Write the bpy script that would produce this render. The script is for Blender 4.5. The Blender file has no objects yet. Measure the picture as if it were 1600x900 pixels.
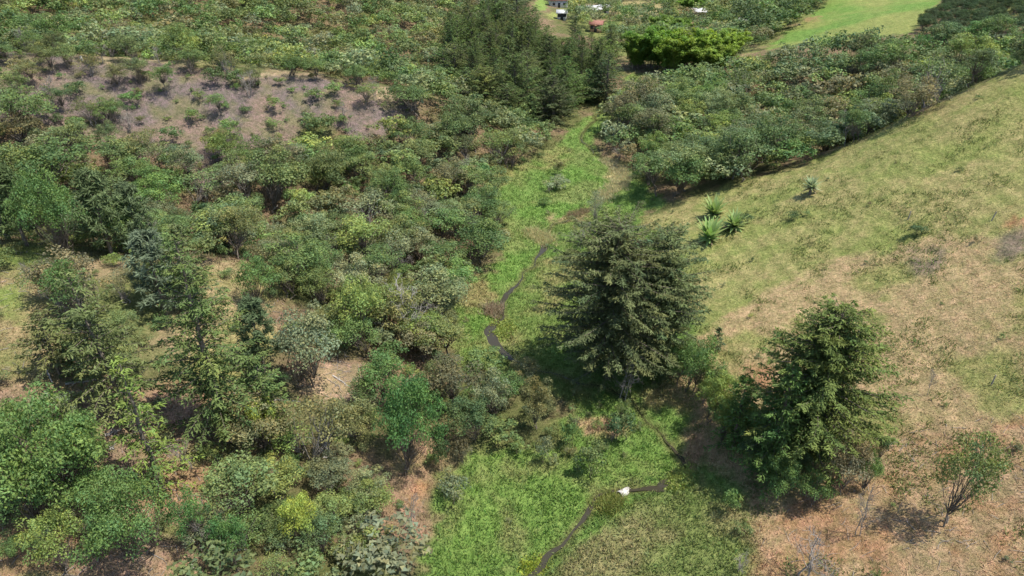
import bpy, math, random
import numpy as np
R_ = math.radians
# ------------------------------------------------------------------ camera, sky, sun, exposure
scene = bpy.context.scene
COL = scene.collection
CAM_H, PITCH, F = 45.0, R_(30.0), 1067.0        # metres above the marsh, look-down angle, focal length in photo pixels
cam = bpy.data.objects.new('camera', bpy.data.cameras.new('camera'))
cam.data.sensor_width = 36.0
cam.data.lens = F / 1600.0 * 36.0
cam.data.clip_start = 0.5
cam.data.clip_end = 8000.0
cam.location = (0, 0, CAM_H)
cam.rotation_euler = (math.pi / 2 - PITCH, 0, 0)
COL.objects.link(cam)
scene.camera = cam
SUN_EL, SUN_AZ = R_(67.0), R_(-16.0)            # azimuth from +x (right of the picture) towards +y (away)
sdir = np.array([math.cos(SUN_EL) * math.cos(SUN_AZ), math.cos(SUN_EL) * math.sin(SUN_AZ), math.sin(SUN_EL)])
world = bpy.data.worlds.new('World')
scene.world = world
world.use_nodes = True
wn = world.node_tree
sky = wn.nodes.new('ShaderNodeTexSky')
sky.sky_type = 'NISHITA'
sky.sun_disc = False
sky.sun_elevation = SUN_EL
sky.sun_rotation = math.pi / 2 - SUN_AZ
bg = wn.nodes['Background']
bg.inputs['Strength'].default_value = 0.135
wn.links.new(sky.outputs[0], bg.inputs['Color'])
sun = bpy.data.objects.new('sun', bpy.data.lights.new('sun', 'SUN'))
sun.data.energy = 4.2
sun.data.angle = R_(0.55)
sun.data.color = (1.0, 0.94, 0.84)
from mathutils import Vector
sun.rotation_euler = Vector(tuple(sdir)).to_track_quat('Z', 'Y').to_euler()
sun.location = (60, 60, 120)
COL.objects.link(sun)
vs = scene.view_settings
vs.view_transform = 'Standard'
vs.look = 'None'
vs.exposure = 0.70
vs.gamma = 1.0
scene.cycles.max_bounces = 5
scene.cycles.diffuse_bounces = 3
scene.cycles.transmission_bounces = 4
scene.cycles.transparent_max_bounces = 4
scene.cycles.use_adaptive_sampling = True
scene.cycles.adaptive_threshold = 0.02

rng = np.random.default_rng(11)
random.seed(5)
# ------------------------------------------------------------------ pixel <-> world
CP, SP = math.cos(PITCH), math.sin(PITCH)
def ray(px, py):
    dx = (px - 800.0) / F
    dv = (450.0 - py) / F
    return np.array([dx, CP + dv * SP, -SP + dv * CP])
def pz(px, py, z):
    d = ray(px, py)
    t = (z - CAM_H) / d[2]
    return d[0] * t, d[1] * t, z
def project(p):
    p = np.asarray(p, float)
    x, y, z = p[..., 0], p[..., 1], p[..., 2] - CAM_H
    depth = y * CP - z * SP
    up = y * SP + z * CP
    depth = np.maximum(depth, 0.1)
    return 800 + F * x / depth, 450 - F * up / depth, depth

# ------------------------------------------------------------------ noise
class VNoise:
    def __init__(self, seed):
        self.g = np.random.default_rng(seed).random((256, 256))
    def __call__(self, x, y):
        x = np.asarray(x, float); y = np.asarray(y, float)
        xi = np.floor(x).astype(int); yi = np.floor(y).astype(int)
        fx = x - xi; fy = y - yi
        fx = fx * fx * (3 - 2 * fx); fy = fy * fy * (3 - 2 * fy)
        g = self.g
        a = g[xi % 256, yi % 256]; b = g[(xi + 1) % 256, yi % 256]
        c = g[xi % 256, (yi + 1) % 256]; d = g[(xi + 1) % 256, (yi + 1) % 256]
        return (a * (1 - fx) + b * fx) * (1 - fy) + (c * (1 - fx) + d * fx) * fy
    def fbm(self, x, y, o=4):
        s = 0; a = 0.5
        for i in range(o):
            s = s + a * self(x * 2 ** i + 17.3 * i, y * 2 ** i + 5.1 * i); a *= 0.5
        return s / (1 - 0.5 ** o)
N1, N2, N3 = VNoise(1), VNoise(2), VNoise(3)
def sharp0(n): return np.clip((n - .3) / .3, 0, 1)

# ------------------------------------------------------------------ terrain: thin-plate surface through sighted heights
CTRL = []
for a in [  # (pixel x, pixel y, height)
    # marsh floor
    (760, 890, -.2), (950, 880, .2), (680, 830, .2), (1060, 800, .6), (900, 740, 0), (760, 720, .3), (1050, 690, .2), (960, 620, .3), (830, 570, .2),
    (760, 520, .2), (850, 470, .3), (880, 400, .4), (800, 380, .5), (900, 330, .6), (820, 300, 1.2), (960, 300, .8), (900, 230, 1.2), (960, 250, 1.2), (930, 170, 2.0), (985, 110, 3.0),
    (950, 60, 3.0), (1000, 40, 3.5), (1060, 100, 4.0), (1130, 90, 5), (870, 10, 3.0), (960, 5, 4), (1100, 10, 6.0), (920, 30, 3.2),
    # knoll in the meadow with bare tan soil
    (930, 665, 1.1),
    # right-hand pasture hill
    (1000, 340, 1.6), (1080, 420, 3.2), (1100, 500, 3.0), (1060, 590, 1.6), (1130, 690, 2.0), (1180, 780, 1.8), (1230, 880, 2.2), (1150, 290, 6.0), (1300, 240, 11.0), (1450, 165, 17.2),
    (1600, 100, 24.0), (1600, 200, 19.5), (1600, 340, 14.5), (1600, 500, 11), (1600, 700, 8.2), (1600, 900, 6.2), (1400, 400, 9.2), (1400, 300, 12.4),
    (1400, 600, 5.8), (1400, 800, 4.2), (1200, 400, 5.4), (1200, 520, 4.2), (1250, 340, 8.0), (1290, 700, 3.8),
    # right-hand forest beyond the hill
    (1300, 130, 9.0), (1300, 70, 13.0), (1500, 66, 16.0), (1530, 25, 18.0), (1350, 30, 12.0), (1400, 0, 13.5), (1220, 68, 5.5), (1250, 20, 8.0), (1150, 150, 4.0), (1060, 200, 3.0), (1590, 10, 20),
    # near-left spur and terrace
    (640, 800, 1.4), (600, 860, 2.0), (620, 700, 2.6), (680, 640, 1.8), (720, 580, .8), (500, 720, 4.2), (400, 750, 5.6), (500, 620, 4.4), (550, 560, 4.0), (250, 850, 7.2), (100, 700, 10.0), (0, 800, 9.5),
    (0, 900, 8.0), (330, 620, 7.0), (200, 560, 10.8), (0, 450, 14.2), (0, 383, 15.0), (120, 405, 13.2), (380, 416, 9.0), (420, 500, 7.0), (650, 500, 2.0), (560, 450, 4.4), (300, 412, 10.4),
    # spur with the bare slope
    (200, 200, 13.2), (0, 78, 22.0), (160, 92, 20.8), (330, 102, 19.0), (480, 122, 16.0), (620, 142, 13.0), (500, 230, 8.2), (600, 350, 3.2), (0, 200, 16.2), (350, 200, 12.0), (300, 290, 8.5), (450, 300, 6.2),
    (640, 220, 7.5), (700, 280, 3.4), (780, 250, 2.2), (700, 400, 1.4), (720, 190, 7.0), (800, 200, 3.6), (120, 300, 10.2),
    # hillside behind it
    (0, 40, 21.0), (0, 0, 23.6), (200, 30, 18.5), (200, 0, 21.0), (400, 50, 14.2), (400, 0, 19.5), (560, 70, 10.5), (600, 10, 16.5), (700, 100, 6.5), (700, 50, 8.8), (720, 5, 12.5), (850, 100, 4.5), (800, 40, 6.5)]:
    CTRL.append(pz(*a))
CTRL += [  # ground the spurs hide
    (-35, 82, 4.6), (-50, 80, 7.2), (-64, 79, 9.2), (-22, 78, 3.2), (-80, 80, 12.5),
    (-86, 135, 16.5), (-55, 142, 12.5), (-24, 148, 8.0), (-110, 135, 20.5),
    (30, 118, 2.0), (50, 122, 3.6), (75, 126, 9.5), (95, 128, 17.5), (40, 135, 3.0), (60, 132, 4.0), (22, 108, 1.2), (64, 112, 7.0), (84, 114, 16.5),
    # outside the frame
    (0, 15, 0), (-30, 12, 8), (40, 10, 5), (-70, 30, 16), (-60, 10, 14), (80, 30, 15), (60, 15, 10), (120, 60, 30), (120, 100, 33), (-120, 60, 26), (-130, 110, 30),
    (-180, 180, 36), (-150, 260, 42), (-60, 300, 36), (-20, 330, 18), (20, 360, 5), (70, 380, 9), (140, 340, 20), (180, 260, 24), (190, 180, 30), (0, 450, 10), (-200, 400, 60), (200, 420, 30)]
CTRL = np.array(CTRL)
CS = 50.0
def tps_k(r2):
    return np.where(r2 > 1e-9, r2 * np.log(np.maximum(r2, 1e-9)) * 0.5, 0.0)
_n = len(CTRL)
_P = np.c_[np.ones(_n), CTRL[:, :2] / CS]
_d2 = ((CTRL[:, None, :2] - CTRL[None, :, :2]) ** 2).sum(-1) / CS ** 2
_K = tps_k(_d2) + np.eye(_n) * 0.004
_A = np.block([[_K, _P], [_P.T, np.zeros((3, 3))]])
_W = np.linalg.solve(_A, np.r_[CTRL[:, 2], 0, 0, 0])
def tps(x, y):
    x = np.clip(np.asarray(x, float), -230, 230); y = np.clip(np.asarray(y, float), 5, 460)
    sh = x.shape; x = x.ravel(); y = y.ravel()
    out = np.empty(len(x))
    for i in range(0, len(x), 20000):
        xx = x[i:i + 20000] / CS; yy = y[i:i + 20000] / CS
        r2 = (xx[:, None] - CTRL[None, :, 0] / CS) ** 2 + (yy[:, None] - CTRL[None, :, 1] / CS) ** 2
        out[i:i + 20000] = tps_k(r2) @ _W[:_n] + _W[_n] + _W[_n + 1] * xx + _W[_n + 2] * yy
    return out.reshape(sh)

def steps(segs):
    out = [segs[0][0]]
    for a, b, s0, s1 in segs:
        while out[-1] < b - 1e-6:
            f = (out[-1] - a) / (b - a)
            out.append(min(b, out[-1] + s0 + (s1 - s0) * f))
    return np.array(out)
GX = steps([(-4000, -240, 700, 20), (-240, -60, 4, .55), (-60, 70, .5, .5), (70, 240, .55, 4), (240, 4000, 20, 700)])
GY = steps([(-3000, 5, 600, 3), (5, 24, 1.2, .5), (24, 105, .45, .55), (105, 300, .6, 1.6), (300, 470, 1.8, 6), (470, 5000, 10, 800)])
MX, MY = np.meshgrid(GX, GY)                       # rows follow y
MZ = tps(MX, MY)
_far = np.maximum(np.maximum(np.abs(MX) - 230, 0), np.maximum(MY - 460, 0))
MZ = MZ + 30 * (1 - np.exp(-_far / 400)) + 45 * N1.fbm(MX / 300 + 9, MY / 300) * np.clip(_far / 500, 0, 1)

def poly_world(pts):
    return pts
def seg_dist(x, y, pl):
    best = np.full(np.shape(x), 1e9)
    for (ax, ay), (bx, by) in zip(pl[:-1], pl[1:]):
        dx, dy = bx - ax, by - ay
        t = np.clip(((x - ax) * dx + (y - ay) * dy) / (dx * dx + dy * dy + 1e-9), 0, 1)
        best = np.minimum(best, np.hypot(x - ax - t * dx, y - ay - t * dy))
    return best
def grid_h(x, y, Z=None):
    Z = MZ if Z is None else Z
    x = np.asarray(x, float); y = np.asarray(y, float)
    i = np.clip(np.searchsorted(GX, x) - 1, 0, len(GX) - 2); j = np.clip(np.searchsorted(GY, y) - 1, 0, len(GY) - 2)
    fx = (x - GX[i]) / (GX[i + 1] - GX[i]); fy = (y - GY[j]) / (GY[j + 1] - GY[j])
    return (Z[j, i] * (1 - fx) + Z[j, i + 1] * fx) * (1 - fy) + (Z[j + 1, i] * (1 - fx) + Z[j + 1, i + 1] * fx) * fy
def ground_at(px, py):
    """first meeting of the sight line through a pixel with the ground"""
    d = ray(px, py)
    t = np.arange(30, 700, 0.25)
    x, y, z = d[0] * t, d[1] * t, CAM_H + d[2] * t
    g = grid_h(x, y)
    k = np.argmax(z < g)
    if z[k] >= g[k]:
        k = len(t) - 1
    return np.array([x[k], y[k], g[k]])
STREAM_PX = [[(800, 925), (838, 893), (870, 860), (890, 832), (925, 790), (950, 776), (985, 770), (1030, 762), (1062, 746), (1078, 730), (1066, 712), (1042, 694), (1015, 655), (985, 622), (930, 600), (880, 588), (835, 577), (806, 561), (781, 537), (763, 520), (768, 505), (786, 490),
             (790, 470), (797, 450), (818, 430), (842, 404), (856, 388), (846, 368), (868, 349), (920, 328), (950, 305), (973, 285), (968, 268), (950, 255), (925, 236), (905, 216), (925, 190), (950, 165)]]
STREAM_W = [tuple(ground_at(*p)[:2]) for p in STREAM_PX[0]]
# smooth the course
def chaikin(p, n=2):
    p = [np.array(q, float) for q in p]
    for _ in range(n):
        q = [p[0]]
        for a, b in zip(p[:-1], p[1:]):
            q += [a * .75 + b * .25, a * .25 + b * .75]
        p = q + [p[-1]]
    return p
STREAM = np.array(chaikin(STREAM_W))
_s = np.r_[0, np.cumsum(np.hypot(*np.diff(STREAM, axis=0).T))]
_t = np.arange(0, _s[-1], .45)
STREAM = np.c_[np.interp(_t, _s, STREAM[:, 0]), np.interp(_t, _s, STREAM[:, 1])]
STREAM += np.c_[N1.fbm(_t / 2.3, _t * 0 + 3, 3) - .5, N2.fbm(_t / 2.3, _t * 0 + 8, 3) - .5] * 1.5
STREAM = [tuple(q) for q in STREAM]
_near = (np.abs(MX) < 60) & (MY > 15) & (MY < 220)
SD = np.full(MX.shape, 99.0)
SD[_near] = seg_dist(MX[_near], MY[_near], STREAM)
_amp = np.clip(SD / 7, 0, 1)
MZ = MZ + _amp * ((N2.fbm(MX / 9, MY / 9, 4) - .5) * 1.0 + (N1.fbm(MX / 2.2, MY / 2.2, 3) - .5) * .34) + (1 - _amp) * (N1.fbm(MX / 1.7, MY / 1.7, 2) - .5) * .12
MZ = MZ - 0.22 * np.exp(-(SD / .8) ** 2)
CONT = MZ * 7.5 + 9 * N1.fbm(MX / 7, MY / 7, 3)
HILL = (((MX > 18) & (MY < 112) & (MY > 20)) | (MY > 200)) * np.clip(SD / 20, 0, 1) * np.clip((300 - MY) / 100, 0, 1)
MZ = MZ + .05 * np.sin(CONT) * HILL * sharp0(N2.fbm(MX / 11, MY / 11, 3))

def inpoly(x, y, poly):
    x = np.asarray(x, float); y = np.asarray(y, float)
    r = np.zeros(x.shape, bool)
    n = len(poly)
    for i in range(n):
        ax, ay = poly[i]; bx, by = poly[(i + 1) % n]
        if ay == by:
            continue
        c = ((ay > y) != (by > y)) & (x < (bx - ax) * (y - ay) / (by - ay) + ax)
        r ^= c
    return r
def visible(p, eps=0.6):
    """does the ground leave a point in the camera's sight? p (n,3)"""
    p = np.asarray(p, float)
    o = np.array([0, 0, CAM_H])
    v = np.ones(len(p), bool)
    for f in np.linspace(.35, .985, 50):
        q = o + (p - o) * f
        v &= q[:, 2] > grid_h(q[:, 0], q[:, 1]) - eps * (f > .95)
    return v
# ------------------------------------------------------------------ regions sighted in the photograph (pixels, looked up on the ground)
MARSH = [(640, 930), (668, 830), (690, 780), (700, 735), (745, 700), (850, 690), (905, 650), (870, 620), (790, 600), (715, 575), (708, 500), (722, 450), (795, 400), (780, 330), (757, 295), (800, 262), (850, 245), (880, 215), (905, 190), (955, 165), (985, 112), (1010, 118), (985, 170), (925, 215),
         (935, 238), (1000, 270), (1035, 312), (1000, 342), (1072, 400), (1088, 500), (1040, 600), (1100, 690), (1150, 770), (1190, 830), (1200, 930)]
BRIGHT = [(680, 860), (700, 735), (760, 700), (860, 690), (960, 720), (1060, 690), (1075, 735), (960, 765), (900, 815), (860, 860), (800, 890), (680, 900)]
PASTURE = [(998, 342), (1150, 290), (1300, 240), (1600, 98), (1900, -20), (1900, 990), (1190, 930), (1150, 770), (1040, 600), (1085, 500), (1070, 400)]
DRY = [(1085, 520), (1300, 412), (1600, 340), (1900, 280), (1900, 990), (1190, 930), (1150, 770), (1040, 600)]
REDDRY = [(1180, 900), (1190, 790), (1400, 690), (1640, 640), (1700, 930), (1190, 930)]
BARE = [(-60, 66), (160, 92), (330, 104), (480, 120), (620, 140), (600, 215), (520, 190), (400, 215), (330, 270), (230, 225), (100, 185), (-60, 150)]
SOIL = [(-60, 66), (160, 92), (330, 104), (480, 120), (620, 140), (655, 165), (610, 185), (640, 215), (560, 215), (500, 190), (455, 215), (440, 260), (380, 240), (350, 300), (310, 305), (280, 255), (225, 235), (190, 262), (150, 225), (90, 240), (60, 190), (-10, 205), (-60, 170)]
TERRACE = [(-80, 378), (60, 380), (125, 402), (100, 470), (110, 560), (90, 615), (-80, 600)]
TERRMID = [(125, 402), (335, 408), (300, 480), (275, 560), (200, 600), (90, 615), (110, 560), (100, 470)]
TERRACE2 = [(335, 408), (445, 415), (430, 500), (410, 570), (340, 620), (275, 560), (300, 480)]
CLEAR = [(130, 600), (420, 610), (430, 720), (395, 760), (335, 830), (320, 940), (-40, 940), (130, 880), (240, 780), (150, 690)]
CLEAR2 = [(500, 560), (580, 570), (560, 640), (520, 640)]
GULLY = [(600, 690), (700, 660), (690, 740), (655, 830), (600, 860), (575, 790), (640, 740)]
FIELD = [(1195, 78), (1310, -10), (1500, -30), (1470, 20), (1430, 48), (1340, 62)]
ORCHARD = [(1430, 50), (1490, -20), (1700, -40), (1700, 48), (1480, 58)]
FOREST_R = [(950, 236), (962, 190), (1005, 150), (1050, 138), (1150, 126), (1215, 104), (1300, 96), (1430, 92), (1700, 80), (1700, 86), (1600, 98), (1300, 238), (1150, 288), (1030, 315), (1005, 280)]
CONIFER = [(690, 118), (700, 84), (770, 55), (820, 70), (850, 92), (940, 100), (955, 118), (950, 150), (890, 182), (868, 208), (800, 198), (742, 170)]
FARMID = [(890, 40), (840, -40), (1310, -40), (1300, 0), (1200, 70), (1150, 100), (1060, 112), (985, 108), (960, 80)]
FAR_L = [(-140, -90), (860, -90), (820, 20), (720, 70), (740, 165), (640, 185), (620, 138), (480, 118), (330, 100), (160, 88), (-140, 60)]
THICKET = [(-100, 150), (100, 185), (230, 225), (330, 270), (400, 215), (520, 190), (600, 215), (620, 150), (650, 180), (740, 170), (800, 198), (868, 215), (850, 245), (800, 262), (757, 295), (780, 330), (792, 390), (722, 440), (708, 500), (712, 575), (640, 600), (590, 560), (500, 560), (470, 610), (432, 600), (445, 415), (300, 408),
           (135, 405), (60, 380), (-100, 378)]
MIDCLUMP = [(560, 600), (640, 600), (715, 575), (800, 590), (870, 620), (900, 650), (860, 680), (745, 700), (690, 690), (700, 655), (600, 690), (550, 650)]
LOWLEFT = [(400, 730), (420, 690), (560, 690), (590, 790), (600, 860), (640, 950), (320, 950), (335, 830)]
KNOLL = [(770, 690), (850, 600), (1000, 610), (1030, 690), (940, 745), (850, 730)]
DARKWOOD = [(1150, -45), (1318, -45), (1292, 8), (1235, 48), (1170, 72)]
SPARSE_L = [(-80, 600), (110, 620), (150, 690), (240, 780), (130, 880), (-80, 950)]

# ------------------------------------------------------------------ ground colour (what the ground is made of, by place)
px, py, dep = project(np.stack([MX, MY, MZ], -1))
n_a = N1.fbm(MX / 6 + 3, MY / 6, 4); n_b = N2.fbm(MX / 2.5, MY / 2.5 + 7, 4); n_c = N3.fbm(MX / 14, MY / 14, 4); n_d = N3.fbm(MX / 1.2, MY / 1.2, 3)
def C(r, g, b): return np.array([r, g, b])
def mixc(a, b, t):
    t = np.clip(t, 0, 1)[..., None]
    return a * (1 - t) + b * t
def sharp(n, lo, hi): return np.clip((n - lo) / (hi - lo), 0, 1)
GSUM = 0
for _j in range(4):
    _o = _j * 31.7
    wx = px + ((N1.fbm(MX / 3, MY / 3, 3) - .5) * 46 + (N3.fbm(MX / 1.1 + _o, MY / 1.1, 2) - .5) * 44) * 70 / dep
    wy = py + ((N2.fbm(MX / 3 + 40, MY / 3, 3) - .5) * 34 + (N3.fbm(MX / 1.1, MY / 1.1 + _o + 50, 2) - .5) * 30) * 70 / dep
    litter = mixc(C(.20, .145, .10), C(.12, .13, .055), sharp(n_a, .4, .62))
    GC = litter.copy()
    def put(mask, c):
        GC[mask] = np.broadcast_to(c, GC.shape)[mask]
    m = inpoly(wx, wy, FIELD); put(m, mixc(C(.14, .235, .06), C(.23, .255, .09), sharp(n_c, .35, .65)))
    m = inpoly(wx, wy, ORCHARD); put(m, mixc(C(.26, .17, .12), C(.16, .17, .07), sharp(n_a, .45, .6)))
    m = inpoly(wx, wy, FARMID); put(m, mixc(C(.17, .19, .075), C(.25, .19, .12), sharp(n_c, .5, .7)))
    m = inpoly(wx, wy, SOIL); put(m, mixc(mixc(C(.172, .138, .142), C(.215, .160, .140), sharp(n_a, .45, .65)), C(.17, .155, .10), sharp(n_b, .5, .7)))
    m = inpoly(wx, wy, TERRACE); put(m, mixc(C(.30, .24, .14), C(.17, .21, .07), sharp(n_a, .4, .6)))
    m = inpoly(wx, wy, TERRMID); put(m, mixc(C(.28, .22, .14), C(.15, .165, .07), sharp(n_a, .4, .6)))
    m = inpoly(wx, wy, TERRACE2); put(m, mixc(C(.33, .27, .16), C(.28, .27, .11), sharp(n_a, .35, .65)))
    m = inpoly(wx, wy, CLEAR) | inpoly(wx, wy, CLEAR2) | inpoly(wx, wy, SPARSE_L); put(m, mixc(mixc(C(.30, .215, .165), C(.35, .23, .15), sharp(n_a, .4, .6)), C(.26, .25, .12), sharp(n_b, .55, .7)))
    m = inpoly(wx, wy, GULLY); put(m, mixc(C(.33, .22, .155), C(.30, .25, .13), sharp(n_b, .5, .65)))
    m = inpoly(wx, wy, MARSH)
    olive = mixc(C(.155, .215, .065), C(.235, .23, .10), sharp(n_b * .4 + n_a * .6, .5, .66))
    put(m, mixc(olive, C(.148, .236, .066), sharp(n_c, .38, .54)))
    m = inpoly(wx, wy, [(730, 440), (800, 395), (790, 330), (860, 310), (880, 260), (900, 225), (950, 250), (965, 290), (900, 330), (850, 350), (850, 385), (800, 440), (770, 500), (730, 560)]); put(m, mixc(C(.145, .245, .062), C(.19, .24, .085), sharp(n_a, .45, .65)))
    m = inpoly(wx, wy, BRIGHT); put(m, mixc(C(.158, .252, .066), C(.205, .24, .09), sharp(n_b, .5, .72)))
    m = inpoly(wx, wy, [(900, 850), (960, 800), (1000, 780), (1090, 745), (1150, 790), (1200, 850), (1210, 940), (840, 940), (860, 890)]); put(m, mixc(C(.175, .22, .078), C(.245, .235, .115), sharp(n_a * .5 + n_b * .5, .44, .62)))
    m = inpoly(wx, wy, PASTURE); put(m, mixc(C(.225, .25, .09), C(.30, .27, .13), sharp(n_b * .5 + n_a * .5, .38, .62)))
    m = inpoly(wx, wy, DRY); put(m, mixc(C(.37, .285, .17), C(.265, .26, .11), sharp(n_a * .6 + n_b * .4, .5, .62)))
    m = inpoly(wx, wy, REDDRY); put(m, mixc(C(.37, .275, .175), C(.35, .215, .13), sharp(n_a * .5 + n_d * .5, .42, .62)))
    for (cx, cy, rx, ry, col) in [  # patches of open soil and dead bracken
        (1190, 590, 34, 24, (.36, .215, .13)), (655, 762, 18, 13, (.40, .24, .14)), (697, 392, 14, 18, (.42, .27, .21)), (940, 672, 34, 16, (.42, .29, .19)), (1085, 680, 22, 60, (.37, .27, .17)), (1040, 620, 30, 20, (.29, .26, .13)),
        (620, 505, 16, 10, (.40, .25, .17)), (520, 600, 30, 26, (.38, .28, .19)), (1590, 345, 26, 9, (.36, .17, .11)), (1450, 410, 30, 14, (.22, .18, .14)), (1580, 380, 34, 20, (.22, .18, .14)), (640, 590, 18, 14, (.40, .27, .19)),
        (600, 145, 34, 9, (.34, .26, .19)), (430, 118, 70, 5, (.33, .26, .18)), (220, 94, 160, 2.5, (.36, .30, .19)), (915, 10, 30, 6, (.28, .21, .17)), (868, 24, 16, 5, (.25, .28, .10)), (845, 8, 10, 10, (.19, .27, .08)),
        (1268, 30, 16, 4, (.27, .20, .11)), (1290, 830, 60, 26, (.35, .22, .14)), (965, 275, 16, 26, (.36, .33, .17)), (890, 340, 40, 5, (.30, .24, .14)), (20, 470, 30, 20, (.20, .25, .08)), (780, 270, 20, 26, (.23, .22, .09)), (745, 460, 30, 30, (.26, .23, .11)), (1000, 15, 60, 14, (.30, .25, .14))]:
        q = ((wx - cx) / rx) ** 2 + ((wy - cy) / ry) ** 2 + (n_d - .5) * 1.2
        t = np.clip((1.15 - q) / .5, 0, 1)
        GC = mixc(GC, np.array(col), t)
    GSUM = GSUM + GC / 4
GC = GSUM
mud = np.clip((.7 - SD) / .4, 0, 1)
GC = mixc(GC, C(.13, .115, .06), mud * .6)
GC *= (0.9 + .2 * n_d)[..., None]
GC *= (1 + .13 * np.sin(CONT + 1.2) * HILL)[..., None]

# ------------------------------------------------------------------ mesh helpers
def new_mesh(name, V, Fq, mats, tint=None, smooth=False):
    """V (n,3); Fq (m,k) faces of equal corner count"""
    me = bpy.data.meshes.new(name)
    V = np.asarray(V, np.float32); Fq = np.asarray(Fq, np.int32)
    k = Fq.shape[1]
    me.vertices.add(len(V)); me.vertices.foreach_set('co', V.ravel())
    me.loops.add(Fq.size); me.loops.foreach_set('vertex_index', Fq.ravel())
    me.polygons.add(len(Fq)); me.polygons.foreach_set('loop_start', np.arange(0, Fq.size, k, dtype=np.int32))
    if smooth:
        me.polygons.foreach_set('use_smooth', np.ones(len(Fq), bool))
    if tint is not None:
        at = me.color_attributes.new('tint', 'FLOAT_COLOR', 'POINT')
        at.data.foreach_set('color', np.c_[tint, np.ones(len(V))].astype(np.float32).ravel())
    me.update(calc_edges=True)
    for mt in (mats if isinstance(mats, (list, tuple)) else [mats]):
        me.materials.append(mt)
    return me
def link(name, me, parent=None, loc=None, kind=None, label=None, cat=None, group=None, color=None):
    o = bpy.data.objects.new(name, me)
    COL.objects.link(o)
    if parent is not None: o.parent = parent
    if loc is not None: o.location = loc
    if kind: o['kind'] = kind
    if label: o['label'] = label
    if cat: o['category'] = cat
    if group: o['group'] = group
    if color is not None: o.color = (*color, 1)
    return o
class Geo:
    """collects quads"""
    def __init__(self): self.V = []; self.F = []; self.T = []; self.n = 0
    def add(self, V, Fq, tint=(1, 1, 1)):
        V = np.asarray(V, float).reshape(-1, 3)
        self.V.append(V); self.F.append(np.asarray(Fq, int) + self.n)
        t = np.asarray(tint, float)
        self.T.append(np.broadcast_to(t, V.shape) if t.ndim == 1 else t)
        self.n += len(V)
    def quads(self, Q, tint=(1, 1, 1)):
        n = len(Q)
        t = np.asarray(tint, float)
        if t.ndim == 2: t = np.repeat(t, 4, 0)
        self.add(Q.reshape(-1, 3), np.arange(4 * n).reshape(n, 4), t)
    def tube(self, P, Rr, k=5, tint=(1, 1, 1)):
        P = np.asarray(P, float); n = len(P)
        d = np.gradient(P, axis=0); d /= np.linalg.norm(d, axis=1)[:, None] + 1e-9
        ref = np.array([1., 0, 0]) if abs(d[0][0]) < .8 else np.array([0, 1., 0])
        u = np.cross(d, ref); u /= np.linalg.norm(u, axis=1)[:, None] + 1e-9
        w = np.cross(d, u)
        a = np.arange(k) * 2 * math.pi / k
        V = P[:, None] + (np.cos(a)[None, :, None] * u[:, None] + np.sin(a)[None, :, None] * w[:, None]) * np.asarray(Rr)[:, None, None]
        i = np.arange(n - 1)[:, None] * k; j = np.arange(k)[None]; j2 = (j + 1) % k
        self.add(V, np.stack([i + j, i + j2, i + k + j2, i + k + j], -1).reshape(-1, 4), tint)
    def box(self, c, s, rz=0):
        c = np.asarray(c, float); s = np.asarray(s, float) / 2
        v = np.array([[x, y, z] for x in (-1, 1) for y in (-1, 1) for z in (-1, 1)]) * s
        ca, sa = math.cos(rz), math.sin(rz)
        v = np.c_[v[:, 0] * ca - v[:, 1] * sa, v[:, 0] * sa + v[:, 1] * ca, v[:, 2]] + c
        self.add(v, [[0, 1, 3, 2], [4, 6, 7, 5], [0, 4, 5, 1], [2, 3, 7, 6], [0, 2, 6, 4], [1, 5, 7, 3]])
    def mesh(self, name, mat, tint=True, smooth=False):
        return new_mesh(name, np.concatenate(self.V), np.concatenate(self.F), mat, np.concatenate(self.T) if tint else None, smooth)
def unit(v): return v / (np.linalg.norm(v, axis=-1, keepdims=True) + 1e-9)
def leaf_quads(c, nrm, L, asp, r, u=None):
    """diamond leaves at c facing nrm; L length (n,)"""
    n = len(c)
    nrm = unit(nrm)
    t = r.normal(size=(n, 3)) if u is None else u
    t = unit(t - nrm * (t * nrm).sum(1)[:, None])
    w = np.cross(nrm, t)
    L = np.broadcast_to(np.asarray(L, float), (n,))[:, None]
    a = c - t * L * .5; b = c + t * L * .5 - nrm * L * .12
    s = w * L * asp * .5
    m_ = c + t * L * r.uniform(-.1, .12, (n, 1)) + nrm * L * .05
    return np.stack([a, m_ + s, b, m_ - s], 1)

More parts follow.
